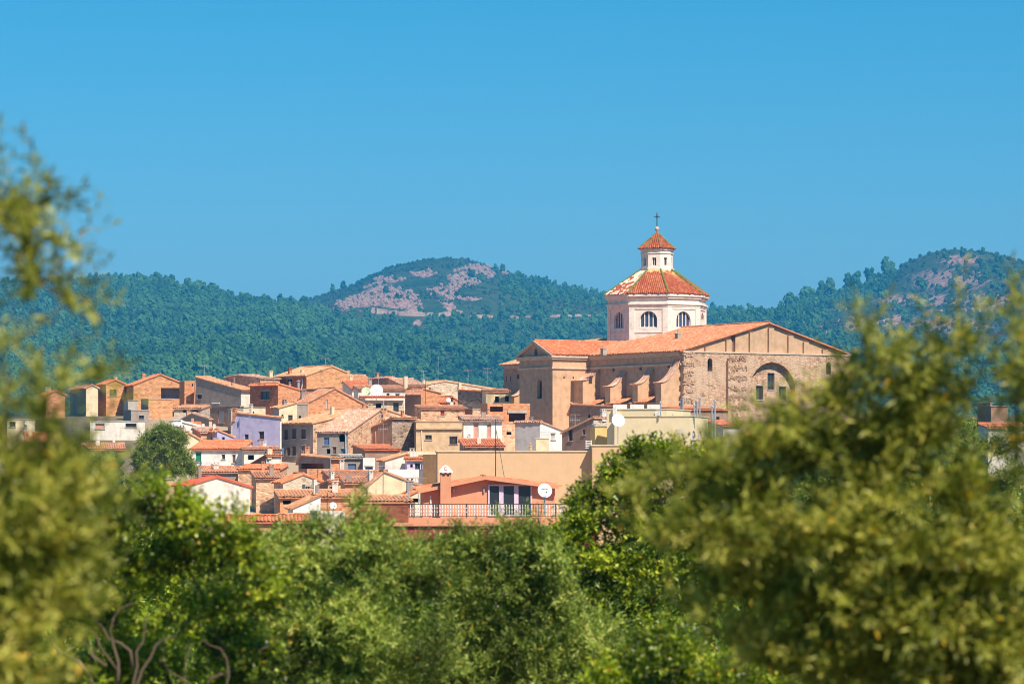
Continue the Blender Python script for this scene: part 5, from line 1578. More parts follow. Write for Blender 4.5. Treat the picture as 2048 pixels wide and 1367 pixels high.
# --- the pink house with its terrace
PD = 250.0
hp = house('pink_house', 'salmon pink roof house with railed terrace, chimney and white glazed doors', PD, 3, 845, 1110, 978, La=6, roof=G('a', 957, .47, 972), mB=PL_PK, mA=PL_PK, mT=T_OR, over=.5, group='nearest houses',
           wins=[])
root = hp['root']
X, Yd = hp['dB'], hp['dA']
ppm = F / PD
lz = lambda y: P(0, y, PD).z - hp['zb']
lx = lambda px: hp['solve'](hp['C'], X, px)
fr = (Vector((0, 0, 0)), X, -Yd, Zv)      # y outwards
# fascia boards of the low gable
mb = MB()
for a, b_ in (((835, 983), (970, 955)), ((970, 955), (1117, 974))):
    A_ = X * lx(a[0]) + Zv * lz(a[1]) - Yd * .55; B_ = X * lx(b_[0]) + Zv * lz(b_[1]) - Yd * .55
    d = (B_ - A_); L_ = d.length; d.normalize()
    mb.box(0, L_, 0, .12, -.12, .12, (A_, d, -Yd, Zv)); mb.box(0, L_, -.7, -.002, .0, .07, (A_, d, -Yd, Zv))
mb.build('fascia', PL_PK, root)
# glazed doors
def glazed(px0, px1, y0, y1):
    x0, x1 = lx(px0), lx(px1); z0, z1 = lz(y1), lz(y0)
    mb = MB(); t = .11
    mb.box(x0, x0 + t, .02, .14, z0, z1, fr); mb.box(x1 - t, x1, .02, .14, z0, z1, fr); mb.box(x0 + t, x1 - t, .02, .14, z1 - t, z1, fr); mb.box(x0 + t, x1 - t, .02, .14, z0, z0 + t, fr)
    for q in (.30, .64): xm = x0 + (x1 - x0) * q; mb.box(xm - .16, xm + .16, .02, .12, z0 + t, z1 - t, fr)
    w_ = mb.build('glazed_door', FR_LI, root)
    for a, b_ in ((0.02, .27), (.34, .60), (.68, .98)):
        pb = MB(); pb.box(x0 + (x1 - x0) * a + .03, x0 + (x1 - x0) * b_ - .03, .025, .05, z0 + t, z1 - t, fr); pb.build('pane', GLASS, w_)
glazed(976, 1064, 968, 1032)
# two wall lamps and a white downpipe
for px in (908, 968):
    mb = MB(); mb.box(lx(px) - .05, lx(px) + .05, .0, .16, lz(984), lz(976), fr); mb.build('wall_lamp', METAL, root)
mb = MB(); mb.tube([X * lx(861) + Zv * lz(990) - Yd * .08, X * lx(861) + Zv * lz(1030) - Yd * .08], .06, 6); mb.build('drainpipe', PIPE_W, root)
# chimney with cowl
mb = MB(); x0, x1 = lx(880), lx(901)
mb.box(x0, x1, .25, 1.0, lz(1034), lz(952), fr)
cm_ = mb.build('chimney', PL_PK, root)
mb = MB(); xc_ = (x0 + x1) / 2
for q in (-.32, 0, .32): 
    for yy in (.32, .86): mb.box(xc_ + q - .07, xc_ + q + .07, yy, yy + .12, lz(952), lz(944.5), fr)
mb.box(x0 + .05, x1 - .05, .4, .85, lz(952), lz(946), fr); mb.build('cowl_posts', PL_PK, cm_)
mb = MB(); c = X * xc_ - Yd * .62
z0 = lz(944.5); z1 = lz(929)
b4 = [c + X * sx * .5 + Yd * sy * .5 for sx, sy in ((-1, -1), (1, -1), (1, 1), (-1, 1))]
m4 = [c + X * sx * .22 + Yd * sy * .22 for sx, sy in ((-1, -1), (1, -1), (1, 1), (-1, 1))]
for k in range(4):
    k2 = (k + 1) % 4
    mb.face([b4[k] + Zv * z0, b4[k2] + Zv * z0, b4[k2] + Zv * (z0 + .08), b4[k] + Zv * (z0 + .08)])
    mb.face([b4[k] + Zv * (z0 + .08), b4[k2] + Zv * (z0 + .08), m4[k2] + Zv * (z1 - .12), m4[k] + Zv * (z1 - .12)])
    mb.face([m4[k] + Zv * (z1 - .12), m4[k2] + Zv * (z1 - .12), c + Zv * z1])
mb.face([p_ + Zv * z0 for p_ in b4])
mb.build('cowl', PL_WH, cm_)
def text_obj(body, size, loc, rot, mat, parent, name):
    cu = bpy.data.curves.new(name, 'FONT'); cu.body = body; cu.size = size; cu.extrude = .004; cu.align_x = 'CENTER'; cu.align_y = 'CENTER'
    tmp = bpy.data.objects.new(name, cu); COL.objects.link(tmp)
    dg = bpy.context.evaluated_depsgraph_get()
    me = bpy.data.meshes.new_from_object(tmp.evaluated_get(dg))
    bpy.data.objects.remove(tmp)
    o = link_mesh(name, me, mat, parent); o.location = loc; o.rotation_euler = rot
    return o
text_obj('C', .42, c - Yd * .40 + Zv * ((z0 + z1) / 2 + .02), (rad(57), 0, rad(3)), simple('paint_red', (0.5, 0.04, 0.03)), cm_, 'lettering')
# terrace slab, parapet, brick wall
mb = MB(); mb.box(lx(700), lx(1190), -3, 3.0, -.4, lz(1034), fr); mb.box(lx(690), lx(1195), -.5, 3.25, lz(1050), lz(1043), fr); mb.box(lx(690), lx(1195), -.5, 3.12, lz(1042.8), lz(1034.5), fr)
mb.build('terrace', PL_PK, root)
mb = MB(); mb.box(lx(700), lx(1186), 3.001, 3.05, -.4, lz(1051), fr); mb.build('lower_wall', PL_RD, root)
mb = MB(); x0, x1 = lx(712), lx(815); zz0, zz1 = lz(1043) , lz(1010)
wall(mb, X * x0 - Yd * 3.2, X, x1 - x0, [(0, zz1), (x1 - x0, zz1)], [], Yd, z0=zz0)
mb.face([X * x0 - Yd * 3.2 + Zv * zz1, X * x1 - Yd * 3.2 + Zv * zz1, X * x1 - Yd * 2.9 + Zv * zz1, X * x0 - Yd * 2.9 + Zv * zz1]); mb.face([X * x1 - Yd * 3.2 + Zv * zz0, X * x1 - Yd * 2.9 + Zv * zz0, X * x1 - Yd * 2.9 + Zv * zz1, X * x1 - Yd * 3.2 + Zv * zz1])
mb.build('brick_parapet', BR_TER, root)
# railing: posts, rails, balusters
zr0, zr1 = lz(1033), lz(1006)
rail = MB()
rail.box(lx(816), lx(1150), 3.02, 3.07, zr1 - .05, zr1, fr); rail.box(lx(816), lx(1150), 3.02, 3.06, zr0 + .06, zr0 + .10, fr)
ro = rail.build('rail', METAL_D, root)
for px in (826, 873, 930, 990, 1048, 1106):
    mb = MB(); mb.box(lx(px) - .04, lx(px) + .04, 3.0, 3.08, zr0, zr1 + .02, fr); mb.build('railing_post', METAL_D, root)
bm_ = None
nb = 62
for k in range(nb):
    px = 819 + k * (1146 - 819) / nb
    x = lx(px)
    if bm_ is None:
        mb = MB(); h_ = zr1 - zr0 - .12
        mb.box(-.03, .03, 0, .035, .0, h_, fr)
        mb.lathe([(.035, h_ * .28), (.065, h_ * .36), (.035, h_ * .44)], (0, -.015, 0), 6); mb.lathe([(.035, h_ * .60), (.065, h_ * .68), (.035, h_ * .76)], (0, -.015, 0), 6)
        o_ = mb.build('baluster', FR_W, root); bm_ = o_
    else:
        o_ = bm_.copy(); COL.objects.link(o_); o_.parent = root
    o_.location = X * x - Yd * 3.025 + Zv * (zr0 + .08)

# --- satellite dishes
DISH = simple('dish_white', (0.78, 0.77, 0.76), 0.45)
DISH_G = simple('dish_green', (0.52, 0.62, 0.40), 0.45)
def dish(px, py, rpx, D, label, yaw=18, tilt=22, mat=None, post=1.2, text=None, arm=True):
    c = P(px, py, D); r = rpx * D / F
    root = empty('satellite_dish', (c.x, c.y + r * .3, c.z - r * 1.0 - post))
    off = Vector(root.location)
    n_ = Vector((math.sin(rad(yaw)) * math.cos(rad(tilt)), -math.cos(rad(yaw)) * math.cos(rad(tilt)), math.sin(rad(tilt))))
    ax = Vector((math.cos(rad(yaw)), math.sin(rad(yaw)), 0)); ay = n_.cross(ax)
    if ay.z < 0: ay = -ay
    mb = MB()
    prof = [(r * q, r * .22 * q * q) for q in (.02, .2, .4, .6, .8, 1.0)] + [(r * 1.02, r * .21), (r * .97, r * .16)] + [(r * q, r * .22 * q * q - .04) for q in (.8, .5, .02)]
    mb.lathe(prof, c - off, 28, (ax, ay, n_))
    mb.build('reflector', mat or DISH, root, smooth=True)
    mb = MB(); back = c - n_ * .12 - off
    mb.tube([Vector((0, 0, -0.3)), Vector((0, 0, post + r * .9)), back], [.045, .045, .04], 6); mb.build('mast', METAL, root)
    if arm:
        mb = MB(); lo = c - ay * r * .98 + n_ * .2 * r - off; tip = c - ay * r * .45 + n_ * r * .95 - off
        mb.tube([lo, tip], .018, 5); mb.tube([tip - n_ * .06, tip + n_ * .10], [.035, .05], 8)
        mb.build('feed_arm', METAL_D, root)
    if text:
        cu_rot = Vector(n_).to_track_quat('Z', 'Y').to_euler()
        o = text_obj(text, r * .44, c + ay * r * .28 + n_ * (r * .06) - off, (rad(90 - tilt), 0, rad(yaw)), METAL_D, root, 'lettering')
    tag(root, label, 'satellite dish', 'satellite dishes')
dish(1089, 981, 14.5, 246.5, 'big white satellite dish with dark lettering on the pink house terrace', 14, 16, text='Telematic', post=.9)
dish(1236, 841, 13.5, 395, 'white satellite dish on a pole in front of the pale yellow house', 14, 18, post=1.6)
dish(753, 781, 12.5, 529, 'large white satellite dish on the skyline roof beside a green one', 4, 20, post=.4)
dish(732, 783, 9, 530, 'pale green satellite dish left of the large white dish', 4, 20, mat=DISH_G, post=.4)
dish(897, 800, 4.6, 532, 'small white satellite dish above the ruined low wall', 14, 20, post=.5)
dish(938, 872, 5, 428, 'tilted grey white dish beside the pink shuttered white house', -35, 12, post=.8)
dish(365, 978, 6.5, 340, 'grey white dish at the eave of the red roofed white gable', 30, 18, post=.6)
dish(666, 1011, 7.3, 271, 'round white dish on the stained white wall', 20, 15, post=.1)
dish(53, 846, 4.2, 478, 'small white dish on the cream flats at far left', 10, 18, post=.5)
dish(471, 834, 3.6, 456, 'tiny white dish at the left end of the lilac house roof', 20, 15, post=.4)

# --- television aerials and masts
def aerial(px, ytop, ybot, D, label, kind='yagi', flip=1, mat=None, boom=1.3):
    p0 = P(px, ybot, D); p1 = P(px, ytop, D)
    root = empty('aerial', p0); h_ = (p1 - p0).z
    mb = MB(); mb.tube([(0, 0, -.6), (0.02 * flip, 0, h_)], .035, 5); mb.build('mast', mat or METAL, root)
    if kind in ('yagi', 'both'):
        mb = MB(); z = h_ - .05; d = Vector((flip * .95, -.3, 0))
        mb.tube([d * (-boom / 2) + Zv * z, d * (boom / 2) + Zv * z], .02, 4)
        for k in range(8):
            c = d * (boom * (k / 7 - .5)) + Zv * z; l = .34 - .02 * k
            mb.tube([c + Vector((.3, .95, 0)) * -l, c + Vector((.3, .95, 0)) * l], .012, 4)
            mb.tube([c - Zv * l * .5, c + Zv * l * .5], .012, 4)
        mb.build('antenna', ANT_O if mat is None else mat, root)
    if kind in ('comb', 'both'):
        mb = MB(); z = h_ - (.1 if kind == 'comb' else .7)
        mb.tube([(-.6, 0, z), (.6, 0, z)], .02, 4)
        for k in range(5): mb.tube([(-.6 + .3 * k, 0, z - .35 + .05 * k), (-.6 + .3 * k, 0, z + .35 - .05 * k)], .014, 4)
        mb.build('antenna', METAL, root)
    tag(root, label, 'aerial', 'television aerials on the roofs')
ANT_O = simple('aerial_orange', (0.55, 0.32, 0.2), 0.5, 0.2)
aerial(651, 716, 736, 560, 'orange aerial on top of the tall brick house')
aerial(757, 752, 775, 548, 'grey aerial above the two satellite dishes', 'comb')
aerial(847, 741, 762, 556, 'comb aerial right of the round chimney', 'comb')
aerial(876, 712, 764, 572, 'very tall bare mast on the old stone house ridge', 'none')
aerial(936, 740, 768, 572, 'orange aerial on the roof falling right beside the church')
aerial(974, 736, 772, 571, 'thin comb aerial close left of the church choir', 'both')
aerial(409, 731, 762, 560, 'leaning thin aerial on the far left brick wall', 'comb')
aerial(468, 755, 768, 558, 'short white pole on the broad pale roof', 'none', mat=PIPE_W)
aerial(549, 748, 760, 562, 'small pole at the left end of the tall brick house', 'none')
aerial(258, 752, 766, 566, 'pale flat aerial left of the wide brick gable', 'yagi', mat=METAL)
aerial(851, 755, 812, 534, 'mast with a blue panel in front of the reddish brick wall', 'comb', mat=METAL_D)
aerial(991, 838, 962, 255, 'tall dark mast standing on the pink house roof', 'comb', mat=METAL_D)
aerial(1003, 838, 866, 446, 'aerial with yellow elements beside the white house', 'both')
aerial(766, 846, 906, 432, 'thin comb aerial in front of the dark brown house', 'both')
aerial(740, 850, 900, 434, 'thin pole in front of the brown half gable', 'none')
aerial(478, 835, 880, 446, 'thin dark pole at the left end of the lilac house', 'none', mat=METAL_D)
aerial(766, 930, 985, 348, 'dark pole in front of the cream stucco gable', 'comb', mat=METAL_D)
aerial(837, 955, 1006, 290, 'grey comb aerial left of the pink house', 'both')
aerial(817, 960, 1000, 292, 'second thin aerial left of the pink house', 'comb')
aerial(661, 880, 940, 390, 'thin pole in front of the open loggia', 'none')
aerial(654, 985, 1022, 300, 'dark pole with a small head behind the round white dish', 'none', mat=METAL_D)
aerial(1212, 822, 838, 470, 'rusty aerial at the foot of the church buttresses', 'none', mat=ANT_O)
aerial(1150, 828, 862, 440, 'comb aerial in front of the lit church transept', 'both')
# stay wire of the tall mast
mb = MB(); a = P(992, 858, 255); b_ = P(1010, 962, 254); mb.tube([a, b_], .02, 4)
o_ = mb.build('stay_wire', METAL_D); tag(o_, 'thin slanting stay wire right of the tall dark mast', 'wire')
# ------------------------------------------------------------------ trees in front
def leaf_mat(name, ramp_cols, trans=0.40, rough=0.42, spec=0.35, back=1.25):
    m, n, b = new_mat(name)
    at = nd(n, 'ShaderNodeAttribute', attribute_name='tone')
    r = ramp(n, ramp_cols)
    n.links.new(at.outputs['Fac'], r.inputs[0])
    n.links.new(r.outputs[0], b.inputs['Base Color'])
    b.inputs['Roughness'].default_value = rough
    b.inputs['Specular IOR Level'].default_value = spec
    tr = n.nodes.new('ShaderNodeBsdfTranslucent')
    hs = nd(n, 'ShaderNodeHueSaturation'); hs.inputs['Saturation'].default_value = 1.15; hs.inputs['Value'].default_value = back
    n.links.new(r.outputs[0], hs.inputs['Color']); n.links.new(hs.outputs[0], tr.inputs['Color'])
    mx = n.nodes.new('ShaderNodeMixShader'); mx.inputs[0].default_value = trans
    n.links.new(b.outputs[0], mx.inputs[1]); n.links.new(tr.outputs[0], mx.inputs[2])
    n.links.new(mx.outputs[0], n.nodes['Material Output'].inputs['Surface'])
    return m
# tone 0..0.9 ordinary leaves, above 0.95 the odd yellowed leaf
OLIVE = leaf_mat('olive_leaf', [(0.0, (0.060, 0.078, 0.009)), (0.4, (0.224, 0.254, 0.034)), (0.7, (0.469, 0.465, 0.077)), (0.92, (0.656, 0.626, 0.163)), (0.96, (0.700, 0.403, 0.037))])
OLIVE2 = leaf_mat('olive_leaf_silver', [(0.0, (0.057, 0.082, 0.013)), (0.4, (0.200, 0.268, 0.045)), (0.7, (0.424, 0.524, 0.102)), (0.92, (0.659, 0.742, 0.226)), (0.96, (0.700, 0.415, 0.037))])
CAROB = leaf_mat('carob_leaf', [(0.0, (0.046, 0.071, 0.006)), (0.45, (0.193, 0.267, 0.017)), (0.8, (0.441, 0.550, 0.037)), (0.93, (0.683, 0.699, 0.086)), (0.96, (0.700, 0.415, 0.037))], rough=.35, spec=.5)
PINE = leaf_mat('pine_needles', [(0.0, (0.077, 0.125, 0.020)), (0.5, (0.185, 0.250, 0.034)), (0.9, (0.339, 0.383, 0.063)), (0.96, (0.305, 0.305, 0.073))], trans=.2)
BARK = simple('olive_bark', (0.15, 0.105, 0.075), .95)

def unit(a): return a / np.maximum(1e-9, np.linalg.norm(a, axis=-1, keepdims=True))

def leaves_from_twigs(pos, dr, nl, tl, ll, lw, rg, droop=0.0):
    """pos,dr: (N,3) twig bases and directions; nl leaves per twig of length ll, width lw in opposite pairs"""
    N = len(pos)
    t = (np.arange(nl) + 0.5) / nl
    ref = unit(np.cross(dr, rg.normal(size=(N, 3))))
    ref2 = np.cross(dr, ref)
    ang = (np.arange(nl) % 2) * math.pi + (np.arange(nl) // 2) * 1.57
    side = ref[:, None, :] * np.cos(ang)[None, :, None] + ref2[:, None, :] * np.sin(ang)[None, :, None]
    L = tl * rg.uniform(.6, 1.25, N)
    base = pos[:, None, :] + dr[:, None, :] * (t[None, :] * L[:, None])[..., None]
    bend = (t ** 2)[None, :, None] * np.array([0, 0, -droop])[None, None, :] * L[:, None, None]
    base = base + bend
    ld = unit(dr[:, None, :] * rg.uniform(.45, .95, (N, nl, 1)) + side * rg.uniform(.5, 1.0, (N, nl, 1)) + rg.normal(size=(N, nl, 3)) * .22)
    wn = unit(np.cross(ld, rg.normal(size=(N, nl, 3)) * .55 + dr[:, None, :] + np.array([0, 0, .6])))
    l = (ll * rg.uniform(.65, 1.2, (N, nl, 1))); w = (lw * rg.uniform(.7, 1.2, (N, nl, 1)))
    up = np.cross(wn, ld)
    v0 = base; v1 = base + ld * l * .5 + wn * w * .5 + up * w * .15; v2 = base + ld * l; v3 = base + ld * l * .5 - wn * w * .5 + up * w * .15
    V = np.stack([v0, v1, v2, v3], 2).reshape(-1, 3)
    return V

def crown(name, mat, V, rg, parent, off, tone_twig=None, yellow=0.012):
    nf = len(V) // 4
    me = np_mesh(name, V - np.array(off)[None, :], np.arange(nf * 4), 4)
    tone = np.clip(rg.normal(.42, .2, nf) if tone_twig is None else tone_twig + rg.normal(0, .19, nf), 0, .93)
    tone = np.where(rg.random(nf) < yellow, 1.0, tone)
    a = me.attributes.new('tone', 'FLOAT', 'FACE'); a.data.foreach_set('value', tone.astype(np.float32))
    me.polygons.foreach_set('use_smooth', np.zeros(nf, bool))
    return link_mesh(name, me, mat, parent)

def blob_points(b, D, rg, per_m2, ext=0.0):
    """twig bases in an ellipsoid given in photo pixels (px,py,rx,ry[,depth offset, depth radius, density])"""
    px, py, rx, ry = b[:4]; dz = b[4] if len(b) > 4 else 0.0
    rx, ry = max(rx - ext, rx * .45), max(ry - ext, ry * .45)      # leave room for the twigs
    Db = D + dz
    c = np.array(P(px, py, Db)); sx, sz = rx * Db / F, ry * Db / F
    sy = b[5] if len(b) > 5 and b[5] else (sx + sz) * .55
    dens = b[6] if len(b) > 6 else 1.0
    n_ = int(per_m2 * dens * math.pi * b[2] * b[3] * (Db / F) ** 2 * .75) + 4
    R3 = np.array([sx, sy, sz])
    k = max(4, int(9 * (1 + sx * sz * 2)))                 # the crown is made of clumps with gaps between
    cd = unit(rg.normal(size=(k, 3))) * (rg.random((k, 1)) ** .4)
    which = rg.integers(0, k, n_)
    d = unit(rg.normal(size=(n_, 3)))
    r = rg.random(n_) ** .45
    loc = cd[which] * .82 + d * r[:, None] * (.34 if k > 6 else .45)
    p = c + loc * R3
    ct = rg.normal(0, .17, k)[which]
    return p, (d * .7 + loc) * R3, n_, ct

def tree(name, label, D, blobs, mat, seed, per_m2, nl, tl, ll, lw, trunk_px, bark=BARK, cat='tree', spread=.6, upw=.45, rnd=.55, yellow=.012, group='trees in front of the town', droop=0.0, extra=(), limb_r=.05, patch=1.6):
    rg = np.random.default_rng(seed)
    base = P(trunk_px, 950, D); base.z = gz(D) - .15
    root = empty(name, base)
    ps, ds, ts = [], [], []
    for b in blobs:
        p, out, n_, ct = blob_points(b, D, rg, per_m2, tl * F / D * .5)
        d = unit(unit(out) * spread + np.array([0, 0, upw]) + rg.normal(size=(n_, 3)) * rnd)
        ps.append(p); ds.append(d)
        ts.append(np.full(n_, rg.normal(.45, .08)) + ct + rg.normal(0, .08, n_))
    p = np.concatenate(ps); d = np.concatenate(ds); t = np.concatenate(ts)
    t = t + .35 * (fbm(p[:, 0] * patch + seed, p[:, 2] * patch, 3, seed) - .5)
    V = leaves_from_twigs(p, d, nl, tl, ll, lw, rg, droop)
    crown('crown', mat, V, rg, root, base, np.repeat(t, nl), yellow)
    # trunk and limbs
    rr = random.Random(seed)
    mb = MB()
    cen = Vector(p.mean(0)); fork = base.lerp(Vector((base.x * .6 + cen.x * .4, D + .3, cen.z)), .62)
    k0 = base + Vector((.15, 0, (fork.z - base.z) * .5))
    mb.tube([base - base, k0 - base, fork - base], [.26, .2, .17], 9)
    nodes = [(fork, limb_r * 1.7)]
    for b in sorted(blobs, key=lambda q: (P(q[0], q[1], D) - fork).length):
        c = P(b[0], b[1], D + (b[4] if len(b) > 4 else 0) + .1)
        c.z -= .3 * b[3] * D / F
        near, r0 = min(nodes, key=lambda q: (q[0] - c).length + .15 * (q[0] - fork).length)
        m1 = near.lerp(c, .5) + Vector((rr.uniform(-.1, .1), rr.uniform(-.1, .1), rr.uniform(-.1, .04))) * (c - near).length
        r1 = max(limb_r * .35, r0 * .72)
        mb.tube([near - base, m1 - base, c - base], [r0 * .85, r1, r1 * .7], 6, cap=False)
        nodes.append((c, r1 * .8))
    for poly, r0, r1, dz in extra:
        q = [P(x, y, D + dz) - base for x, y in poly]
        mb.tube(q, [r0 + (r1 - r0) * i / (len(q) - 1) for i in range(len(q))], 7)
    mb.build('trunk', bark, root, smooth=True)
    tag(root, label, cat, group)
    return root

# near olive at the left edge
tree('olive_tree', 'blurred olive tree very close at the left edge', 12.0,
     [(10, 430, 60, 50, 0, .3, .7), (50, 480, 75, 40, .1, .3, .8), (100, 385, 40, 18, 0, .12, .9), (80, 555, 65, 30, .1, .2, .9), (135, 600, 36, 16, .1, .1, .8), (5, 360, 20, 22, 0, .1, .7), (140, 500, 22, 16, .1, .1, .4),
      (-100, 500, 90, 110, 0, .4, .6), (10, 795, 70, 36, 0, .3, .6), (95, 785, 76, 22, 0, .2, .6), (185, 765, 45, 15, 0, .12, .65), (0, 700, 30, 30, 0, .2, .3), (0, 890, 70, 44, .1, .3, .5), (100, 870, 70, 30, .1, .2, .35), (160, 930, 60, 36, .1, .2, .4), (50, 940, 90, 44, .2, .3, .6), (200, 985, 60, 36, .15, .2, .5), (130, 985, 80, 40, .2, .25, .6),
      (70, 1000, 150, 70, .1, .3, .7), (30, 1100, 160, 90, .1, .35, .9), (130, 1090, 110, 80, .1, .3, .75), (60, 1220, 160, 110, .15, .35, .9), (10, 1350, 120, 110, .1, .3, .9), (-170, 900, 150, 180, 0, .5, .8), (-180, 1240, 200, 240, 0, .5, .8)],
     OLIVE, 11, 1300, 18, .22, .058, .013, -420, spread=.9, rnd=.4, limb_r=.012)
# bare twisted branches of the carob
rt = random.Random(12)
TWIGS = []
for k in range(11):
    x, y = rt.uniform(120, 420), rt.uniform(1330, 1420); a = rt.uniform(-.9, .9); poly = [(x, y)]
    for q in range(rt.randint(5, 9)):
        a += rt.uniform(-.75, .75); a *= .9
        x += math.sin(a) * 30 * rt.uniform(.6, 1.3); y -= math.cos(a) * 30 * rt.uniform(.6, 1.2); poly.append((x, y))
    TWIGS.append((poly, rt.uniform(.007, .015), .003, rt.uniform(.1, .7)))
# bright carob behind it
tree('carob_tree', 'bright green carob tree with bare twisted branches, lower left', 26.0,
     [(300, 985, 60, 45, 0, 0, .8), (350, 1030, 90, 60, .2, 0, 1), (250, 1060, 90, 70, .2, 0, 1), (440, 1040, 70, 50, 0, 0, .9), (480, 1100, 90, 70, .2, 0, 1), (380, 1120, 110, 70, .4, 0, 1), (270, 1150, 100, 60, .5, 0, .9), (180, 1100, 90, 90, .5, 0, .9),
      (520, 1180, 90, 80, .5, 0, 1), (420, 1210, 90, 60, .7, 0, .8), (200, 1230, 110, 80, .9, 0, .7), (320, 1290, 130, 90, 1.2, 0, .8), (170, 1340, 130, 80, 1.0, 0, .7), (480, 1300, 110, 90, .9, 0, .9), (350, 1400, 240, 90, .9, 0, .8)],
     CAROB, 21, 900, 9, .16, .048, .026, 300, yellow=.02, limb_r=.03,
     extra=TWIGS)
# two olives in the middle
tree('olive_tree', 'silvery olive tree with one upright tuft, left of centre', 33.0,
     [(590, 1090, 90, 50), (690, 1080, 80, 55), (715, 1015, 26, 40, 0, 0, .7), (745, 1060, 50, 45), (520, 1120, 90, 60, .2), (620, 1150, 130, 70, .2), (760, 1140, 110, 80, .2), (480, 1200, 110, 80, .3), (600, 1240, 140, 90, .3), (740, 1240, 130, 90, .3), (640, 1060, 40, 30, 0, 0, .7),
      (520, 1320, 150, 90, .4), (690, 1340, 170, 90, .4), (820, 1180, 90, 80, .4), (840, 1300, 110, 90, .4), (600, 1430, 260, 80, .5, 0, .6)],
     OLIVE2, 31, 850, 14, .2, .062, .015, 620, limb_r=.035)
tree('olive_tree', 'silvery olive tree below the pink house terrace', 37.0,
     [(880, 1110, 90, 44), (960, 1095, 80, 44), (1040, 1085, 80, 46), (1090, 1120, 80, 60), (900, 1180, 120, 70, .2), (1010, 1170, 120, 70, .2), (1110, 1200, 100, 80, .2), (930, 1270, 140, 80, .3), (1060, 1280, 140, 90, .3), (1180, 1290, 110, 90, .3), (830, 1330, 110, 80, .3), (980, 1360, 200, 80, .4), (1140, 1380, 160, 80, .4),
      (1000, 1050, 24, 26, 0, 0, .5), (920, 1070, 22, 24, 0, 0, .5), (880, 1075, 14, 20, 0, 0, .4), (1060, 1050, 22, 24, 0, 0, .5)],
     OLIVE2, 41, 750, 14, .22, .066, .016, 1000, limb_r=.035)
# dense dark green tree in front of the yellow house
tree('carob_tree', 'dense glossy green tree in front of the yellow house', 45.0,
     [(1300, 905, 60, 36), (1260, 925, 50, 36), (1360, 905, 60, 32), (1420, 910, 40, 26), (1225, 955, 45, 40), (1190, 1000, 50, 40), (1155, 1040, 50, 40), (1290, 970, 90, 60, .3), (1380, 960, 80, 50, .3), (1240, 1040, 90, 60, .3), (1130, 1090, 60, 50), (1330, 1050, 100, 70, .5), (1200, 1120, 100, 60, .3),
      (1300, 1150, 120, 80, .5), (1180, 1200, 100, 80, .5), (1270, 1260, 130, 80, .5), (1420, 1020, 90, 80, .5), (1400, 1130, 90, 80, .6), (1230, 1350, 170, 80, .6), (1120, 1140, 40, 50)],
     CAROB, 51, 560, 9, .22, .075, .036, 1290, yellow=.01, limb_r=.04, spread=.8)
# near olive on the right
tree('olive_tree', 'blurred olive tree close on the right, reaching above the roofs', 15.0,
     [(1726, 672, 16, 34, 0, .08, .9), (1752, 735, 40, 50, 0, .2, .9), (1800, 708, 22, 36, 0, .1, .8), (1712, 785, 36, 40, 0, .2, .8), (1912, 655, 16, 34, 0, .08, .8), (1948, 680, 18, 26, 0, .1, .8), (1885, 715, 40, 50, 0, .2, .8), (2038, 635, 22, 60, 0, .1, .9), (2055, 740, 40, 60, 0, .2, 1), (1990, 750, 24, 26, 0, .1, .6),
      (1825, 785, 80, 60, .1, .3, 1.2), (1915, 800, 60, 44, .1, .3, 1), (2035, 790, 46, 24, .1, .2, .9), (1665, 815, 70, 44, .1, .3, 1.1), (1760, 870, 100, 60, .2, .3, 1.2), (1870, 880, 80, 60, .2, .3, 1.2), (1590, 855, 70, 40, .1, .3, 1), (1515, 905, 60, 34, .1, .25, .9), (1640, 910, 110, 60, .2, .35, 1.3), (1770, 980, 120, 80, .2, .4, 1.4), (1890, 980, 70, 60, .2, .3, 1.2),
      (1440, 945, 60, 28, .1, .2, .8), (1360, 985, 60, 24, .1, .2, .6), (1285, 1005, 46, 14, .1, .12, .5), (1520, 1000, 110, 60, .2, .35, 1.2), (1410, 1080, 90, 44, .2, .3, .7), (1640, 1080, 140, 80, .2, .4, 1.4), (1790, 1110, 150, 90, .2, .4, 1.4), (1970, 1040, 90, 60, .2, .3, 1.1), (1970, 1140, 130, 90, .2, .4, 1.4),
      (1490, 1160, 110, 70, .3, .35, 1), (1630, 1210, 150, 90, .3, .4, 1.4), (1800, 1240, 170, 100, .3, .45, 1.4), (1990, 1270, 150, 110, .3, .4, 1.4), (1530, 1300, 130, 80, .4, .4, 1), (1690, 1340, 170, 100, .4, .45, 1.3), (1870, 1380, 180, 100, .4, .45, 1.3), (2050, 1400, 150, 110, .4, .4, 1.3), (1400, 1230, 70, 50, .3, .25, .45),
      (1490, 905, 60, 26, .05, .2, .9), (1425, 930, 56, 22, .05, .18, .8), (1350, 950, 56, 20, .05, .16, .7), (1285, 962, 44, 14, .05, .12, .6), (1560, 880, 60, 30, .05, .2, 1), (1470, 1050, 100, 50, .15, .3, 1), (1560, 1100, 110, 60, .2, .35, 1.1), (1330, 1080, 80, 34, .1, .22, .55), (1440, 1130, 90, 40, .1, .25, .7),
      (2040, 895, 50, 30, .1, .2, .8), (2180, 930, 150, 190, .3, .6, .8), (2220, 1200, 180, 240, .3, .6, .8), (2150, 740, 90, 110, .2, .4, .7)],
     OLIVE, 61, 950, 18, .24, .06, .0135, 1980, spread=.9, rnd=.4, limb_r=.014)
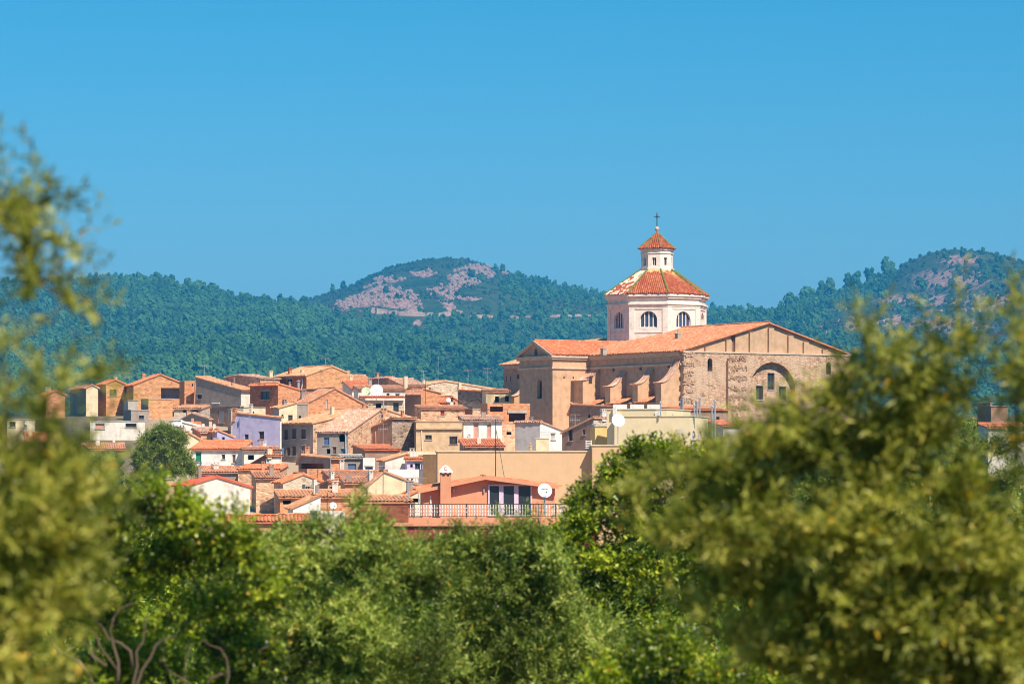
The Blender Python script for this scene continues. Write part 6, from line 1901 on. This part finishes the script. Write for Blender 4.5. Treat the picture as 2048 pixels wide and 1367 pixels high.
# bushes beneath the right olive and pine at the right edge
tree('bush', 'bright green bush low between the middle and right trees', 28.0,
     [(1320, 1310, 110, 70), (1440, 1340, 110, 60, .3), (1250, 1370, 100, 60), (1560, 1370, 120, 60, .4), (1380, 1400, 240, 70, .2)],
     CAROB, 71, 700, 9, .18, .055, .03, 1350, yellow=.02, cat='bush', limb_r=.02, group='bushes under the trees')
tree('pine_tree', 'yellow green pine tuft glimpsed at the right edge below the house', 55.0,
     [(1985, 900, 40, 40), (2030, 880, 40, 30), (1960, 950, 50, 50), (2020, 960, 60, 60), (1930, 900, 40, 50), (1880, 830, 30, 30)],
     PINE, 81, 330, 14, .25, .12, .012, 1990, yellow=.0, cat='pine tree', limb_r=.04)
# pine inside the town
tree('pine_tree', 'rounded dark green pine standing beside the long white house', 372.0,
     [(325, 868, 32, 20), (300, 885, 26, 22), (350, 880, 28, 22), (330, 905, 44, 26), (290, 920, 30, 28), (362, 915, 28, 22), (375, 940, 22, 18), (335, 940, 46, 22), (290, 950, 30, 20)],
     PINE, 91, 60, 12, .9, .42, .07, 330, yellow=.0, cat='pine tree', limb_r=.12, patch=.4, bark=m_bark)
# trees farther down the grove that close the view between the front ones
for k, (px, top, D_, mt, lab) in enumerate(((60, 985, 64, OLIVE2, 'olive crown half hidden behind the blurred left tree'), (330, 1030, 70, CAROB, 'green crown behind the carob with bare branches'),
        (640, 1075, 72, OLIVE2, 'olive crown behind the tufted olive'), (930, 1095, 66, CAROB, 'green crown behind the olive under the terrace'), (1480, 940, 74, CAROB, 'green crown filling the gap left of the right olive'),
        (1700, 950, 68, OLIVE2, 'olive crown hidden behind the right olive'), (1900, 930, 72, CAROB, 'green crown behind the right olive near the picture edge'), (2120, 900, 66, OLIVE2, 'olive crown at the right picture edge behind the front olive'))):
    rk = random.Random(400 + k)
    bl = [(px + rk.uniform(-30, 30), top + 55, 90, 50)] + [(px + rk.uniform(-150, 150), top + rk.uniform(90, 420), rk.uniform(80, 120), rk.uniform(60, 90), rk.uniform(-.6, .8)) for q in range(12)]
    tree('olive_tree' if mt is OLIVE2 else 'carob_tree', lab, D_, bl, mt, 500 + k, 170, 10, .34, .12, .045, px, limb_r=.05)
# small trees at the town's edges
for k, (px, py, D_, lab) in enumerate(((205, 935, 396, 'small round tree below the pale flats at left'), (255, 965, 390, 'small round tree left of the rounded pine'), (150, 905, 404, 'small tree among the houses behind the left branches'), (60, 960, 390, 'small tree near the left picture edge'),
        (1948, 850, 440, 'small tree left of the house at the right picture edge'), (2045, 845, 445, 'small tree behind the house at the right picture edge'), (1560, 860, 430, 'small tree under the church facade'), (1660, 850, 430, 'small tree under the right corner of the church'))):
    rk = random.Random(700 + k)
    bl = [(px + rk.uniform(-16, 16), py + rk.uniform(-8, 40), rk.uniform(18, 30), rk.uniform(14, 24), rk.uniform(-1, 1)) for q in range(7)]
    tree('small_tree', lab, D_, bl, PINE if k % 2 else CAROB, 720 + k, 30, 10, .8, .40, .12, px, cat='tree', limb_r=.1, patch=.4, group='small trees at the edge of the town')
# undergrowth closing the grove below the crowns
rg = np.random.default_rng(7)
n_ = 5200
y = rg.uniform(48, 110, n_); x = rg.uniform(-.17, .17, n_) * y
z = np.interp(y, GD, GZ) + rg.uniform(0.1, 3.2, n_) * (0.5 + 0.5 * fbm(x / 3, y / 3, 2, 3))
V = leaves_from_twigs(np.stack([x, y, z], -1), unit(rg.normal(size=(n_, 3)) * .6 + np.array([0, 0, .9])), 10, .7, .30, .11, rg)
o_ = crown('undergrowth', CAROB, V, rg, None, (0, 0, 0), None, .01)
tag(o_, 'green undergrowth filling the grove behind the front trees', 'undergrowth', kind='stuff')

# ------------------------------------------------------------------ the hazy air
me = bpy.data.meshes.new('haze')
bm = bmesh.new(); bmesh.ops.create_cube(bm, size=1.0); bm.to_mesh(me); bm.free()
m_haze = bpy.data.materials.new('haze'); m_haze.use_nodes = True
n = m_haze.node_tree; n.nodes.clear()
out = n.nodes.new('ShaderNodeOutputMaterial')
pv = n.nodes.new('ShaderNodeVolumePrincipled')
pv.inputs['Color'].default_value = (0.05, 0.46, 0.97, 1)
pv.inputs['Density'].default_value = 1.2e-4
pv.inputs['Anisotropy'].default_value = 0.0
n.links.new(pv.outputs[0], out.inputs['Volume'])
hz = link_mesh('haze', me, m_haze)
hz.scale = (8400, 9700, 470); hz.location = (0, 4300, 221)
tag(hz, 'thin blue haze lying between the town and the hills', 'haze', kind='stuff')
